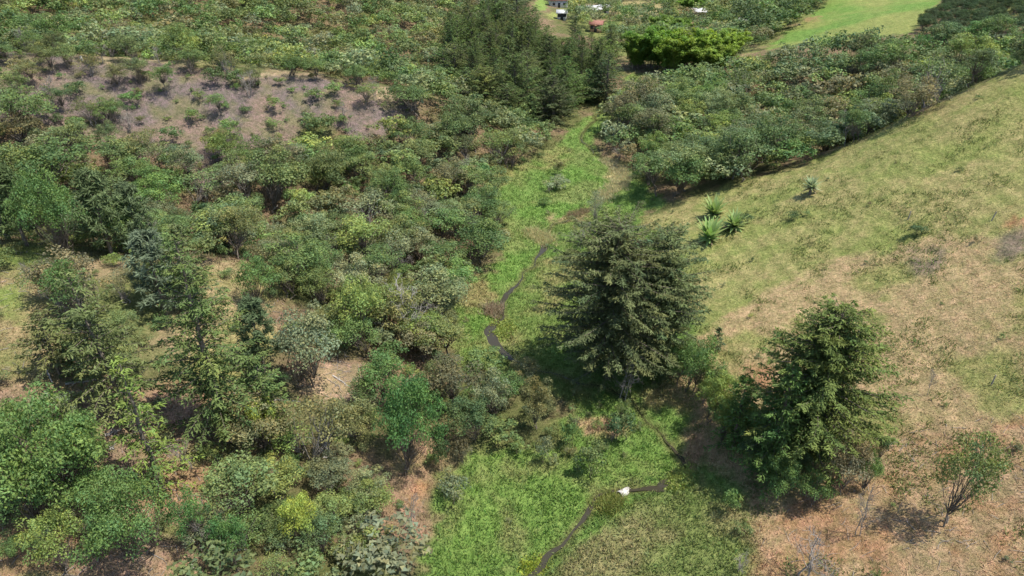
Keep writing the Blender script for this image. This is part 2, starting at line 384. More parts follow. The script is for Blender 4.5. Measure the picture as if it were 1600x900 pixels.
# ------------------------------------------------------------------ materials
def mat(name):
    m_ = bpy.data.materials.new(name)
    m_.use_nodes = True
    nt = m_.node_tree
    return m_, nt, nt.nodes['Principled BSDF'], nt.nodes['Material Output']
def node(nt, t, **kw):
    n = nt.nodes.new(t)
    for k, v in kw.items():
        setattr(n, k, v)
    return n
def mul_node(nt, a, b, fac=1.0, mode='MULTIPLY'):
    n = node(nt, 'ShaderNodeMix', data_type='RGBA', blend_type=mode)
    n.inputs[0].default_value = fac
    nt.links.new(a, n.inputs[6]); nt.links.new(b, n.inputs[7])
    return n.outputs[2]
def foliage_mat(name, transl=.3, rough=.5, spec=.3):
    m_, nt, bs, out = mat(name)
    oi = node(nt, 'ShaderNodeObjectInfo'); at = node(nt, 'ShaderNodeAttribute', attribute_name='tint')
    col = mul_node(nt, oi.outputs['Color'], at.outputs['Color'])
    nt.links.new(col, bs.inputs['Base Color'])
    bs.inputs['Roughness'].default_value = rough
    bs.inputs['Specular IOR Level'].default_value = spec
    tr = node(nt, 'ShaderNodeBsdfTranslucent')
    hs = node(nt, 'ShaderNodeHueSaturation'); hs.inputs['Saturation'].default_value = 1.15; hs.inputs['Value'].default_value = 1.25
    nt.links.new(col, hs.inputs['Color']); nt.links.new(hs.outputs[0], tr.inputs['Color'])
    mx = node(nt, 'ShaderNodeMixShader'); mx.inputs[0].default_value = transl
    nt.links.new(bs.outputs[0], mx.inputs[1]); nt.links.new(tr.outputs[0], mx.inputs[2])
    nt.links.new(mx.outputs[0], out.inputs['Surface'])
    return m_
FOL = foliage_mat('foliage', .3, .55, .18)
NEEDLE = foliage_mat('needle_foliage', .22, .7, .08)
GRASS = foliage_mat('grass_blades', .3, .6, .15)
def noise_mat(name, c1, c2, scale, rough=.85, bump=.3, stretch=(1, 1, 1), spec=.2):
    m_, nt, bs, out = mat(name)
    tc = node(nt, 'ShaderNodeTexCoord'); mp = node(nt, 'ShaderNodeMapping'); mp.inputs['Scale'].default_value = stretch
    nz = node(nt, 'ShaderNodeTexNoise'); nz.inputs['Scale'].default_value = scale; nz.inputs['Detail'].default_value = 5
    cr = node(nt, 'ShaderNodeValToRGB')
    cr.color_ramp.elements[0].position = .35; cr.color_ramp.elements[0].color = (*c1, 1)
    cr.color_ramp.elements[1].position = .65; cr.color_ramp.elements[1].color = (*c2, 1)
    nt.links.new(tc.outputs['Object'], mp.inputs[0]); nt.links.new(mp.outputs[0], nz.inputs['Vector'])
    nt.links.new(nz.outputs['Fac'], cr.inputs[0]); nt.links.new(cr.outputs[0], bs.inputs['Base Color'])
    bp = node(nt, 'ShaderNodeBump'); bp.inputs['Strength'].default_value = bump; bp.inputs['Distance'].default_value = .05
    nt.links.new(nz.outputs['Fac'], bp.inputs['Height']); nt.links.new(bp.outputs[0], bs.inputs['Normal'])
    bs.inputs['Roughness'].default_value = rough; bs.inputs['Specular IOR Level'].default_value = spec
    return m_
BARK = noise_mat('bark', (.10, .08, .06), (.22, .19, .155), 9, stretch=(1, 1, .3))
PALEBARK = noise_mat('bleached_wood', (.28, .26, .235), (.44, .42, .385), 7, stretch=(1, 1, .3))
GREYBARK = noise_mat('grey_twig_bark', (.20, .175, .15), (.34, .31, .28), 9)
def ground_mat():
    m_, nt, bs, out = mat('ground_earth_and_turf')
    at = node(nt, 'ShaderNodeAttribute', attribute_name='tint')
    tc = node(nt, 'ShaderNodeTexCoord')
    def nz(scale, det, rough=.6):
        n = node(nt, 'ShaderNodeTexNoise'); n.inputs['Scale'].default_value = scale; n.inputs['Detail'].default_value = det; n.inputs['Roughness'].default_value = rough
        nt.links.new(tc.outputs['Object'], n.inputs['Vector']); return n
    def ramp(src, lo, hi, p0=.3, p1=.7):
        cr = node(nt, 'ShaderNodeValToRGB')
        cr.color_ramp.elements[0].position = p0; cr.color_ramp.elements[0].color = (*lo, 1)
        cr.color_ramp.elements[1].position = p1; cr.color_ramp.elements[1].color = (*hi, 1)
        nt.links.new(src, cr.inputs[0]); return cr.outputs[0]
    a = nz(5.5, 6, .7); b = nz(.9, 5); c = nz(1.7, 6, .65)
    col = mul_node(nt, at.outputs['Color'], ramp(a.outputs['Fac'], (.68, .69, .66), (1.28, 1.27, 1.24), .34, .68))
    col = mul_node(nt, col, ramp(b.outputs['Fac'], (.78, .86, .72), (1.2, 1.1, 1.12)))
    col = mul_node(nt, col, ramp(c.outputs['Fac'], (.72, .80, .68), (1.2, 1.15, 1.15), .36, .64))
    nt.links.new(col, bs.inputs['Base Color'])
    bs.inputs['Roughness'].default_value = .95; bs.inputs['Specular IOR Level'].default_value = .1
    bp = node(nt, 'ShaderNodeBump'); bp.inputs['Strength'].default_value = .9; bp.inputs['Distance'].default_value = .22
    nt.links.new(a.outputs['Fac'], bp.inputs['Height'])
    bp2 = node(nt, 'ShaderNodeBump'); bp2.inputs['Strength'].default_value = .7; bp2.inputs['Distance'].default_value = .5
    nt.links.new(c.outputs['Fac'], bp2.inputs['Height']); nt.links.new(bp.outputs[0], bp2.inputs['Normal'])
    nt.links.new(bp2.outputs[0], bs.inputs['Normal'])
    return m_
# ------------------------------------------------------------------ ground sheet and stream
ny, nx = MX.shape
ii = (np.arange(ny - 1)[:, None] * nx + np.arange(nx - 1)[None])
GF = np.stack([ii, ii + 1, ii + nx + 1, ii + nx], -1).reshape(-1, 4)
gme = new_mesh('ground', np.stack([MX, MY, MZ], -1).reshape(-1, 3), GF, ground_mat(), GC.reshape(-1, 3), True)
link('ground', gme, kind='structure', label='hilly ground of pasture, marsh and bare soil')
wm, nt, bs, out = mat('stream_water')
bs.inputs['Base Color'].default_value = (.045, .040, .027, 1); bs.inputs['Roughness'].default_value = .06; bs.inputs['IOR'].default_value = 1.33
nzw = node(nt, 'ShaderNodeTexNoise'); nzw.inputs['Scale'].default_value = 3
bpw = node(nt, 'ShaderNodeBump'); bpw.inputs['Strength'].default_value = .15; bpw.inputs['Distance'].default_value = .05
nt.links.new(nzw.outputs['Fac'], bpw.inputs['Height']); nt.links.new(bpw.outputs[0], bs.inputs['Normal'])
sp = np.array(STREAM)
seg = np.r_[0, np.cumsum(np.hypot(*np.diff(sp, axis=0).T))]
tt = np.arange(0, seg[-1], .3)
sx = np.interp(tt, seg, sp[:, 0]); sy = np.interp(tt, seg, sp[:, 1])
sz = grid_h(sx, sy)
ker = np.ones(15) / 15
sz = np.convolve(np.pad(sz, 7, 'edge'), ker, 'valid') + .11
dx, dy = np.gradient(sx), np.gradient(sy); ln = np.hypot(dx, dy); nxv, nyv = -dy / ln, dx / ln
spx, spy, _ = project(np.c_[sx, sy, sz])
wid = .05 + np.where(spy > 740, .10, .0) + .30 * (N1(tt / 1.1, tt * 0) - .35) - np.where((spy < 690) & (spy > 565), .12, 0) - np.where(spy < 380, .06, 0)
for (cx, cy, rr, w) in [(1035, 762, 26, .42), (770, 522, 22, 1.0), (850, 885, 30, .22), (1072, 722, 18, .28), (852, 388, 14, .5), (790, 462, 16, .4), (925, 795, 24, .1), (795, 550, 16, .5)]:
    wid += w * np.exp(-((spx - cx) ** 2 + (spy - cy) ** 2) / rr ** 2)
wid = np.convolve(np.pad(np.maximum(wid * .72, .03), 3, 'edge'), np.ones(7) / 7, 'valid')
sv = np.stack([np.c_[sx + nxv * wid, sy + nyv * wid, sz], np.c_[sx - nxv * wid, sy - nyv * wid, sz]], 1).reshape(-1, 3)
k = np.arange(len(tt) - 1) * 2
link('stream', new_mesh('stream', sv, np.stack([k, k + 1, k + 3, k + 2], -1), wm), kind='structure', label='narrow dark stream winding through the marsh')
#%%PLANTS
ORD = ['first', 'second', 'third', 'fourth', 'fifth', 'sixth', 'seventh', 'eighth', 'ninth', 'tenth', 'eleventh', 'twelfth', 'thirteenth', 'fourteenth', 'fifteenth', 'sixteenth', 'seventeenth', 'eighteenth', 'nineteenth', 'twentieth', 'twenty-first', 'twenty-second', 'twenty-third', 'twenty-fourth', 'twenty-fifth']
# ------------------------------------------------------------------ plants: builders (each returns trunk Geo, crown Geo in metres, base at the origin)
def bend(p0, p1, n, r, wob):
    t = np.linspace(0, 1, n)[:, None]
    q = p0 + (p1 - p0) * t
    q[1:-1] += r.normal(size=(n - 2, 3)) * wob
    q[:, 2] += np.sin(t[:, 0] * math.pi) * wob
    return q
def broadleaf(seed, H=6, Rr=2.7, base=.35, ncl=20, nleaf=2400, leaf=.24, fill=1.0, stems=1, flat=.8, asp=.55, twig=1.0, bark_k=5, up=.6, cr=(.2, .34)):
    r = np.random.default_rng(seed)
    T, K = Geo(), Geo()
    hc = H * (1 - base) / 2                     # half height of the crown
    zc = H * base + hc
    lean = r.normal(size=2) * .08 * H
    cs, rs = [], []
    for i in range(ncl):
        d = unit(r.normal(size=3)); d[2] = abs(d[2]) * .95 - (.35 if i % 3 == 0 else 0.05); d = unit(d)
        q = r.uniform(.55, 1.06) if i > 2 else .25
        lump = .8 + .4 * r.random()
        c = np.array([d[0] * Rr * q * lump * .82, d[1] * Rr * q * lump * .82, d[2] * hc * q * .86]) + [lean[0], lean[1], zc]
        cs.append(c); rs.append(Rr * r.uniform(*cr) * (1 if i > 2 else 1.15))
    cs = np.array(cs); rs = np.array(rs)
    w = rs ** 2; w /= w.sum()
    for i in range(ncl):
        n = max(6, int(nleaf * w[i]))
        d = unit(r.normal(size=(n, 3)) + np.array([0, 0, up]))
        rad = rs[i] * (1 - .4 * r.random(n) ** 2) * (1 + .3 * (r.random(n) - .35) * fill)
        p = cs[i] + d * rad[:, None] * np.array([1, 1, flat])
        nrm = d + r.normal(size=(n, 3)) * .55 + np.array([0, 0, .35])
        L = leaf * r.uniform(.6, 1.35, n)
        b = r.uniform(.78, 1.22) * r.uniform(.72, 1.28, n)
        y = np.clip(r.normal(.0, .12) + r.normal(0, .12, n), -.25, .45)
        K.quads(leaf_quads(p, nrm, L, asp, r), np.c_[b * (1 + y * .9), b * (1 + y * .35), b * (1 - y * .2)])
    for s_ in range(stems):
        off = r.normal(size=2) * (.25 if stems > 1 else 0) * Rr * .5
        fork = np.array([off[0] * 1.6 + lean[0] * .5, off[1] * 1.6 + lean[1] * .5, max(H * base * r.uniform(.7, 1.05), .3)])
        r0 = .03 * H * (.7 if stems > 1 else 1) * .55
        T.tube(bend(np.array([off[0], off[1], -.35]), fork, 4, r, .03 * H), np.linspace(r0 * 1.25, r0 * .75, 4), bark_k)
        for i in range(s_, ncl, stems):
            if r.random() < twig:
                T.tube(bend(fork, cs[i] + [0, 0, rs[i] * .3], 4, r, .03 * H), np.linspace(r0 * .5, r0 * .1, 4), 3)
    return T, K
def cypress(seed, H=20, Rr=7, base=.12, nbr=160, ds=.32, droop=.28, spray=.95, leaf=.40, asp=.26, power=.8, el0=8, el1=50, thin=0.0, lean=(0, 0), tops=1, dead=.0, dome=False):
    r = np.random.default_rng(seed)
    T, K = Geo(), Geo()
    ln_ = np.array([lean[0], lean[1], 0.0])
    def axis(z): return np.array([0, 0, z]) + ln_ * (z / H) ** 1.3
    zs = np.linspace(-.5, H, 10)
    T.tube(np.array([axis(max(z, 0)) + [0, 0, min(z, 0)] for z in zs]) + np.c_[r.normal(size=(10, 2)) * .05, np.zeros(10)], np.linspace(.021 * H, .02, 10), 7)
    Q, TI = [], []
    for i in range(nbr):
        f = (i + r.random()) / nbr
        if r.random() < thin: continue
        z = H * (base + (1 - base) * f)
        L = Rr * (((1 - f ** dome) ** .62 * (.78 + .3 * min(f / .25, 1)) if dome else (1 - f) ** power) * .96 + .05) * r.uniform(.62, 1.12)
        if f < .12: L *= r.uniform(.55, 1)
        az = i * 2.39996 + r.normal() * .35
        el = R_(el0 + (el1 - el0) * f + r.normal() * 7)
        d = np.array([math.cos(az), math.sin(az), 0]); side = np.array([-d[1], d[0], 0])
        m_ = max(3, int(L / ds))
        s = np.linspace(0, L, m_)
        curve = side[None] * (r.normal() * .12 * s ** 2 / max(L, .5))[:, None]
        P = axis(z) + d[None] * (s * math.cos(el))[:, None] + curve
        P[:, 2] += np.sin(el) * s - droop * s ** 2 / max(L, 1) * r.uniform(.6, 1.3) + .06 * L * np.clip(s / L - .7, 0, 1) * 3
        T.tube(P[::max(1, m_ // 5)] if m_ > 6 else P, np.linspace(.012 * L + .012, .008, len(P[::max(1, m_ // 5)] if m_ > 6 else P)), 3)
        if r.random() < dead: continue
        bt = r.uniform(.78, 1.22); by = r.normal() * .1
        for j in range(max(1, int(m_ * .12)), m_):
            g = s[j] / L
            for sd in (-1, 1, 0):
                if sd == 0 and g < .8: continue
                sl = spray * (.35 + .65 * (1 - g)) * min(1.0, .35 + L / 5) * r.uniform(.6, 1.25)
                if r.random() < .08: continue
                sdv = unit(side * sd * .85 + d * (.75 if sd else 1.0) + np.array([0, 0, r.normal() * .16 - .05]) + r.normal(size=3) * .12)
                nq = max(3, int(sl / (leaf * .3)))
                t = (np.arange(nq) + .4) / nq
                c = P[j] + sdv[None] * (t * sl)[:, None]
                c[:, 2] += -.28 * sl * t ** 2 + r.normal(size=nq) * .05
                c[:, :2] += r.normal(size=(nq, 2)) * .06
                u = sdv[None] + r.normal(size=(nq, 3)) * .45
                nrm = np.array([0, 0, 1.0])[None] + r.normal(size=(nq, 3)) * .42
                Q.append(leaf_quads(c, nrm, leaf * r.uniform(.7, 1.3, nq), asp, r, u))
                b = bt * r.uniform(.75, 1.25, nq)
                TI.append(np.c_[b * (1 + by * 1.0), b * (1 + by * .4), b])
    K.quads(np.concatenate(Q), np.concatenate(TI))
    return T, K
def pine(seed, H=8, Rr=2.0, nb=42, nleaf=3200):
    """soft-needled pine: upswept branches with brush-like tufts"""
    r = np.random.default_rng(seed)
    T, K = Geo(), Geo()
    T.tube(np.c_[np.zeros((6, 2)), np.linspace(-.4, H, 6)], np.linspace(.02 * H, .015, 6), 6)
    per = nleaf // (nb * 4)
    for i in range(nb):
        f = (i + .5) / nb
        z = H * (.14 + .84 * f)
        L = Rr * min(1, 1.25 * (1 - f) ** .6 + .1) * r.uniform(.7, 1.1)
        az = i * 2.4 + r.normal() * .3
        d = unit(np.array([math.cos(az), math.sin(az), .35 + .5 * f]))
        P = np.array([0, 0, z]) + d[None] * (np.linspace(0, L, 4))[:, None] + np.c_[np.zeros((4, 2)), .08 * L * np.linspace(0, 1, 4) ** 2]
        T.tube(P, np.linspace(.035, .01, 4), 3)
        bt = r.uniform(.8, 1.2)
        for j in range(4):
            c0 = P[0] + (P[3] - P[0]) * (.35 + .22 * j) + r.normal(size=3) * .12
            dd = unit(r.normal(size=(per, 3)) + np.array([d[0], d[1], .7]) * .9)
            c = c0 + dd * .28
            b = bt * r.uniform(.75, 1.3, per)
            K.quads(leaf_quads(c, r.normal(size=(per, 3)) + np.array([0, 0, .5]), .6 * r.uniform(.7, 1.2, per), .16, r, dd), np.c_[b, b, b])
    return T, K
def bare(seed, H=5, spread=.45, n1=7, n2=6, r0=.07, stems=1, n3=3):
    """leafless tree: limbs, branches and twigs"""
    r = np.random.default_rng(seed)
    T = Geo()
    for s_ in range(stems):
        b0 = np.array([r.normal() * .12 * (stems > 1) * H * .3, r.normal() * .12 * (stems > 1) * H * .3, -.3])
        tp = b0 + np.array([r.normal() * .12 * H, r.normal() * .12 * H, H * r.uniform(.8, 1) + .3])
        M = bend(b0, tp, 7, r, .025 * H)
        T.tube(M, np.linspace(r0, r0 * .22, 7), 5)
        for i in range(n1):
            f = r.uniform(.22, .92)
            p = b0 + (tp - b0) * f
            a = r.uniform(0, 6.28)
            L = H * spread * (1.1 - f) * r.uniform(.6, 1.2) + .25
            e = p + np.array([math.cos(a) * L * .75, math.sin(a) * L * .75, L * r.uniform(.4, .9)])
            B = bend(p, e, 5, r, .05 * L)
            T.tube(B, np.linspace(r0 * .42, r0 * .12, 5), 4)
            for j in range(n2):
                g = r.uniform(.3, 1)
                p2 = p + (e - p) * g
                e2 = p2 + unit(r.normal(size=3) + np.array([math.cos(a), math.sin(a), 1.0])) * L * r.uniform(.25, .5)
                T.tube(bend(p2, e2, 4, r, .03 * L), np.linspace(r0 * .2, r0 * .07, 4), 3)
                for k_ in range(n3):
                    p3 = p2 + (e2 - p2) * r.uniform(.3, 1)
                    e3 = p3 + unit(r.normal(size=3) + np.array([0, 0, .8])) * L * r.uniform(.12, .28)
                    T.tube(np.array([p3, (p3 + e3) / 2 + r.normal(size=3) * .02, e3]), [r0 * .12, r0 * .09, r0 * .05], 3)
    return T
def bamboo(seed, H=13, Rr=5.5, nc=46):
    r = np.random.default_rng(seed)
    T, K = Geo(), Geo()
    for i in range(nc):
        a = r.uniform(0, 6.28); q = math.sqrt(r.random())
        b = np.array([math.cos(a), math.sin(a), 0]) * q * Rr * .38
        h = H * r.uniform(.72, 1.05) * (1 - .16 * q)
        o = np.array([math.cos(a + r.normal() * .3), math.sin(a + r.normal() * .3), 0])
        t = np.linspace(0, 1, 9)
        reach = Rr * (.12 + .62 * q) * r.uniform(.7, 1.2)
        P = b + o[None] * (reach * t ** 2.6)[:, None]
        P[:, 2] = h * (t - .17 * t ** 5) - .3
        T.tube(P, np.linspace(.06, .015, 9), 4)
        bt = r.uniform(.8, 1.25); yy = r.normal() * .1
        for j in range(40):
            g = r.uniform(.12, 1) ** .65
            c0 = np.array([np.interp(g, t, P[:, k]) for k in range(3)]) + r.normal(size=3) * .25
            n = 15
            dd = unit(r.normal(size=(n, 3)) + o * .8 + np.array([0, 0, -.15]))
            c = c0 + dd * r.uniform(.15, .6, (n, 1))
            bb = bt * r.uniform(.7, 1.3, n)
            K.quads(leaf_quads(c, r.normal(size=(n, 3)) * .5 + np.array([0, 0, 1.0]), .55 * r.uniform(.7, 1.3, n), .28, r, dd - np.array([0, 0, .3])), np.c_[bb * (1 + yy), bb * (1 + yy * .4), bb])
    return T, K
GAIN = 1.75
PAL = {  # leaf colours
    'olive green': (.098, .128, .046), 'mid green': (.074, .122, .038), 'yellow-green': (.132, .172, .048), 'grey-green': (.115, .136, .074), 'dark green': (.054, .084, .034),
    'brownish': (.108, .098, .054), 'deep green': (.056, .112, .034), 'dull bronze': (.108, .106, .044), 'bright yellow': (.20, .24, .05), 'bright green': (.082, .130, .038)}
PAL = {k_: tuple(np.array(v_) * GAIN) for k_, v_ in PAL.items()}
def var(c, r, s=.12):
    return tuple(np.array(c) * (1 + r.normal() * s) * (1 + r.normal(size=3) * s * .35))
# prototypes shared by the repeats: (trunk mesh, crown mesh, height, radius)
PROTO = {}
def proto(kind, T, K, H, Rr, barkm, folm):
    PROTO.setdefault(kind, []).append((T.mesh(kind + '_trunk', barkm, False) if T else None, K.mesh(kind + '_crown', folm) if K else None, H, Rr))
for s_ in range(3): proto('big', *broadleaf(90 + s_, 7, 4.4, .08, 85, 12000, .19, stems=3, cr=(.13, .22)), 7, 4.4, BARK, FOL)
for s_ in range(5): proto('round', *broadleaf(100 + s_, 6, 2.8, .1, 44, 5000, .18, stems=2, cr=(.17, .28)), 6, 2.8, BARK, FOL)
for s_ in range(6): proto('open', *broadleaf(120 + s_, 6, 2.6, .15, 34, 3600, .18, fill=1.4, stems=2, flat=.7, cr=(.17, .3)), 6, 2.6, BARK, FOL)
for s_ in range(4): proto('umbrella', *broadleaf(140 + s_, 6.5, 2.7, .38, 28, 2600, .21, flat=.6, up=.8), 6.5, 2.7, BARK, FOL)
for s_ in range(4): proto('airy', *broadleaf(160 + s_, 6, 2.3, .15, 30, 1500, .18, fill=2.2, stems=3, flat=.7), 6, 2.3, GREYBARK, FOL)
for s_ in range(4): proto('shrub', *broadleaf(180 + s_, 2.2, 1.4, .05, 13, 950, .17, fill=1.4, stems=4, flat=.8), 2.2, 1.4, BARK, FOL)
for s_ in range(3): proto('pine', *pine(200 + s_), 8, 2.0, BARK, NEEDLE)
for s_ in range(6): proto('plantation', *cypress(220 + s_, 13, 4.4, .02, 110 + 12 * s_, .5, .16, 1.2, .46, .28, .45 + .1 * (s_ % 3), 10, 40 + 5 * s_, dome=(0, 2.6, 0, 1.8, 3.2, 0)[s_], dead=.05), 13, 4.0, BARK, NEEDLE)
for s_ in range(3): proto('bare', bare(240 + s_, 4, .5, 9, 6, .06, 2), None, 4, 1.6, GREYBARK, None)
for s_ in range(2): proto('bamboo', *bamboo(260 + s_), 13, 6.5, BARK, FOL)
FORESTFLOOR = []          # crowns already placed: (x, y, radius)
COUNT = {}
def plant(kind, loc, H, Rr, color, label, cat='tree', name='tree', group=None, v=None, rz=None, tilt=(0, 0), r=rng):
    """one tree: an Empty at its foot that carries trunk and crown"""
    pr = PROTO[kind]
    v = int(r.integers(len(pr))) if v is None else v % len(pr)
    tm, km, h0, r0 = pr[v]
    o = link(name, None, None, loc, label=label, cat=cat, group=group)
    o.scale = (Rr / r0, Rr / r0, H / h0)
    o.rotation_euler = (tilt[0], tilt[1], r.uniform(0, 6.28) if rz is None else rz)
    if tm: link('trunk' if kind != 'bare' else 'branches', tm, o)
    if km: link('crown', km, o, color=color)
    FORESTFLOOR.append((loc[0], loc[1], Rr))
    return o
def size_at(bx, by, ty, w):
    bx = bx + .25 * (by - ty) * (800 - bx) / (2298 - by)      # uprights lean away from the point below the camera
    p = ground_at(bx, by)
    zz = np.linspace(.2, 40, 400)
    _, yy, _ = project(np.c_[np.full(400, p[0]), np.full(400, p[1]), p[2] + zz])
    H = float(zz[np.argmin(np.abs(yy - ty))])
    dep_ = project(p)[2]
    return p, H, w * dep_ / F / 2
def at_px(kind, bx, by, ty, w, color, label, cat='tree', name='tree', group=None, **kw):
    p, H, Rr = size_at(bx, by, ty, w)
    if kind == 'round' and Rr > 3.0: kind = 'big'
    return plant(kind, tuple(p), H, Rr, PAL[color] if isinstance(color, str) else color, label, cat, name, group, **kw)
def hero(name, TK, p, color, label, cat='tree', barkm=BARK, folm=NEEDLE, rz=0, Rr=4):
    o = link(name, None, None, tuple(p), label=label, cat=cat)
    o.rotation_euler = (0, 0, rz)
    color = tuple(np.array(color) * GAIN)
    T, K = TK
    link('trunk', T.mesh('trunk', barkm, False), o)
    if K: link('crown', K.mesh('crown', folm), o, color=color)
    FORESTFLOOR.append((p[0], p[1], Rr))
    return o
# ------------------------------------------------------------------ the trees one can name
def cyp(bx, by, ty, w, color, label, seed, name='cypress_tree', **kw):
    p, H, Rr = size_at(bx, by, ty, w)
    return hero(name, cypress(seed, H, Rr, **kw), p, color, label, 'conifer', Rr=Rr * .8)
cyp(955, 592, 348, 205, (.078, .094, .041), 'huge dull grey-green cypress shading the marsh in the middle', 301, nbr=340, base=.10, dome=4.5, el1=26, droop=.16, spray=1.2, dead=.06)
cyp(1030, 578, 356, 135, (.078, .102, .044), 'broad dark cypress crowding the right flank of the huge grey-green one', 302, nbr=270, base=.03, dome=3.5, el1=32, droop=.18, spray=1.1)
cyp(1270, 718, 482, 214, (.078, .104, .031), 'full conical green cypress at the foot of the dry pasture', 303, nbr=340, base=.09, dome=1.9, el1=34, droop=.18, spray=1.15)
cyp(1208, 752, 575, 135, (.068, .112, .032), 'shorter cypress with drooping lime-tipped boughs left of the conical one', 304, nbr=150, base=.04, power=.6, droop=.3, spray=1.1)
cyp(1150, 702, 590, 90, (.075, .125, .034), 'small bushy cypress above the ditch bank', 305, nbr=110, base=.04, power=.6)
cyp(335, 690, 372, 215, (.070, .100, .034), 'tall gaunt cypress with bare grey trunk showing on the terrace', 306, nbr=150, base=.08, power=.7, droop=.34, thin=.1, spray=1.25, dead=.08)
cyp(236, 768, 560, 125, (.105, .145, .036), 'slim cypress with tiered yellow-green boughs beside the bottom clearing', 307, nbr=62, base=.06, power=.7, droop=.42, spray=1.05)
cyp(188, 676, 440, 180, (.085, .105, .040), 'leaning sparse cypress with thin dark trunk over the clearing', 308, nbr=110, base=.22, power=.5, thin=.15, lean=(-1.5, 1), dead=.08, spray=1.2)
cyp(88, 592, 490, 110, (.088, .100, .040), 'small ragged cypress beside fallen branches on the left terrace', 309, nbr=80, base=.18, power=.5, thin=.15)
cyp(125, 596, 530, 64, (.070, .095, .036), 'stunted dark cypress just right of the ragged one', 310, nbr=60, base=.1, power=.5)
cyp(300, 490, 355, 95, (.080, .098, .040), 'upright dusty cypress at the edge of the straw-coloured gap', 311, nbr=110, base=.08, power=.5)
cyp(420, 690, 560, 110, (.078, .110, .036), 'low spreading cypress right of the gaunt one', 312, nbr=90, base=.05, power=.5, droop=.3)
cyp(1120, 548, 512, 22, (.06, .085, .04), 'tiny dark conifer sapling on the pasture edge', 313, nbr=20, base=.05)
G1 = 'trees named one by one'
for a in [
    ('round', 1062, 605, 540, 46, 'mid green', 'rounded bush tree against the dark cypress skirt'),
    ('open', 1100, 640, 575, 48, 'olive green', 'olive bush tree second along the ditch bank'),
    ('round', 1128, 690, 622, 46, 'yellow-green', 'lime bush tree low on the ditch bank'),
    ('open', 1172, 742, 672, 60, 'dark green', 'dark bush tree at the foot of the drooping cypress'),
    ('round', 1222, 786, 722, 60, 'mid green', 'dark low tree in front of the drooping cypress'),
    ('open', 1268, 790, 735, 64, 'mid green', 'green low tree between drooping cypress and withered brown tree'),
    ('round', 20, 740, 640, 100, 'bright green', 'bright green tree cut by the left edge'),
    ('round', 140, 820, 735, 90, 'bright green', 'bright green tree behind the rounded one at the bottom'),
    ('round', 150, 742, 665, 80, 'mid green', 'green tree at the right flank of the largest bright one'),
    ('round', 95, 788, 612, 190, 'bright green', 'largest dense bright green tree in the bottom left corner'),
    ('round', 195, 872, 742, 150, 'mid green', 'rounded green tree at the bottom clearing, below the slim cypress'),
    ('round', 40, 838, 738, 110, 'mid green', 'green tree at the left edge below the largest bright one'),
    ('round', 95, 905, 815, 95, 'yellow-green', 'pale green tree low in the bottom left corner'),
    ('open', 290, 848, 758, 62, 'deep green', 'narrow leaning green tree alone in the bottom clearing'),
    ('round', 632, 738, 600, 122, 'deep green', 'dense glossy deep green tree above the orange soil'),
    ('open', 430, 716, 632, 62, 'bright yellow', 'sparse lime tree right of the low spreading cypress'),
    ('airy', 498, 724, 606, 112, 'dull bronze', 'thin bronze tree full of bare twigs'),
    ('round', 476, 862, 776, 64, 'bright yellow', 'small bright lemon-green tree among dark bushes at the bottom'),
    ('round', 358, 890, 806, 66, 'deep green', 'round deep green tree at the clearing edge, bottom'),
    ('open', 370, 758, 718, 30, 'yellow-green', 'little yellow-green sapling in the bottom clearing'),
    ('open', 165, 486, 378, 112, 'brownish', 'rusty brown leafed tree behind the terrace'),
    ('open', 110, 510, 400, 70, 'mid green', 'green tree with pale stem left of the rusty brown one'),
    ('round', 405, 480, 398, 70, 'mid green', 'leafy green tree right of the straw-coloured gap'),
    ('open', 478, 606, 470, 118, 'grey-green', 'wide grey-green tree above the brushwood clearing'),
    ('open', 560, 528, 425, 92, 'yellow-green', 'broad yellow-green tree left of the dead white one'),
    ('open', 600, 640, 552, 90, 'mid green', 'leafy tree just above the glossy deep green one'),
    ('round', 843, 674, 594, 64, 'dull bronze', 'dark olive domed tree at the upper edge of the bright marsh'),
    ('round', 740, 692, 610, 84, 'dark green', 'dark tree in the clump left of the olive domed one'),
    ('open', 770, 660, 575, 70, 'grey-green', 'silvery tree at the back of the clump by the marsh'),
    ('open', 1083, 612, 512, 70, 'mid green', 'leafy tree beside the dark cypress, on the ditch bank'),
    ('round', 1110, 668, 586, 56, 'yellow-green', 'pale lime bush tree overhanging the ditch'),
    ('open', 1318, 772, 668, 84, 'brownish', 'brown withered tree in front of the conical cypress'),
    ('round', 1356, 772, 706, 48, 'bright green', 'small fresh green tree right of the withered brown one'),
    ('umbrella', 1373, 738, 688, 26, 'dark green', 'tiny flat-topped tree standing alone on a bare stem'),
    ('open', 1500, 822, 678, 98, 'olive green', 'lone thin-crowned tree casting a shadow on the dry pasture'),
    ('airy', 932, 350, 296, 34, (.24, .27, .16), 'spindly pale tree rising beside the huge cypress'),
    ('round', 100, 402, 262, 110, 'mid green', 'tall green tree behind the grassy terrace edge'),
    ('umbrella', 966, 668, 620, 26, 'olive green', 'slim small-headed tree on the tan knoll in the marsh')]:
    at_px(*a, v=sum(map(ord, a[-1])))
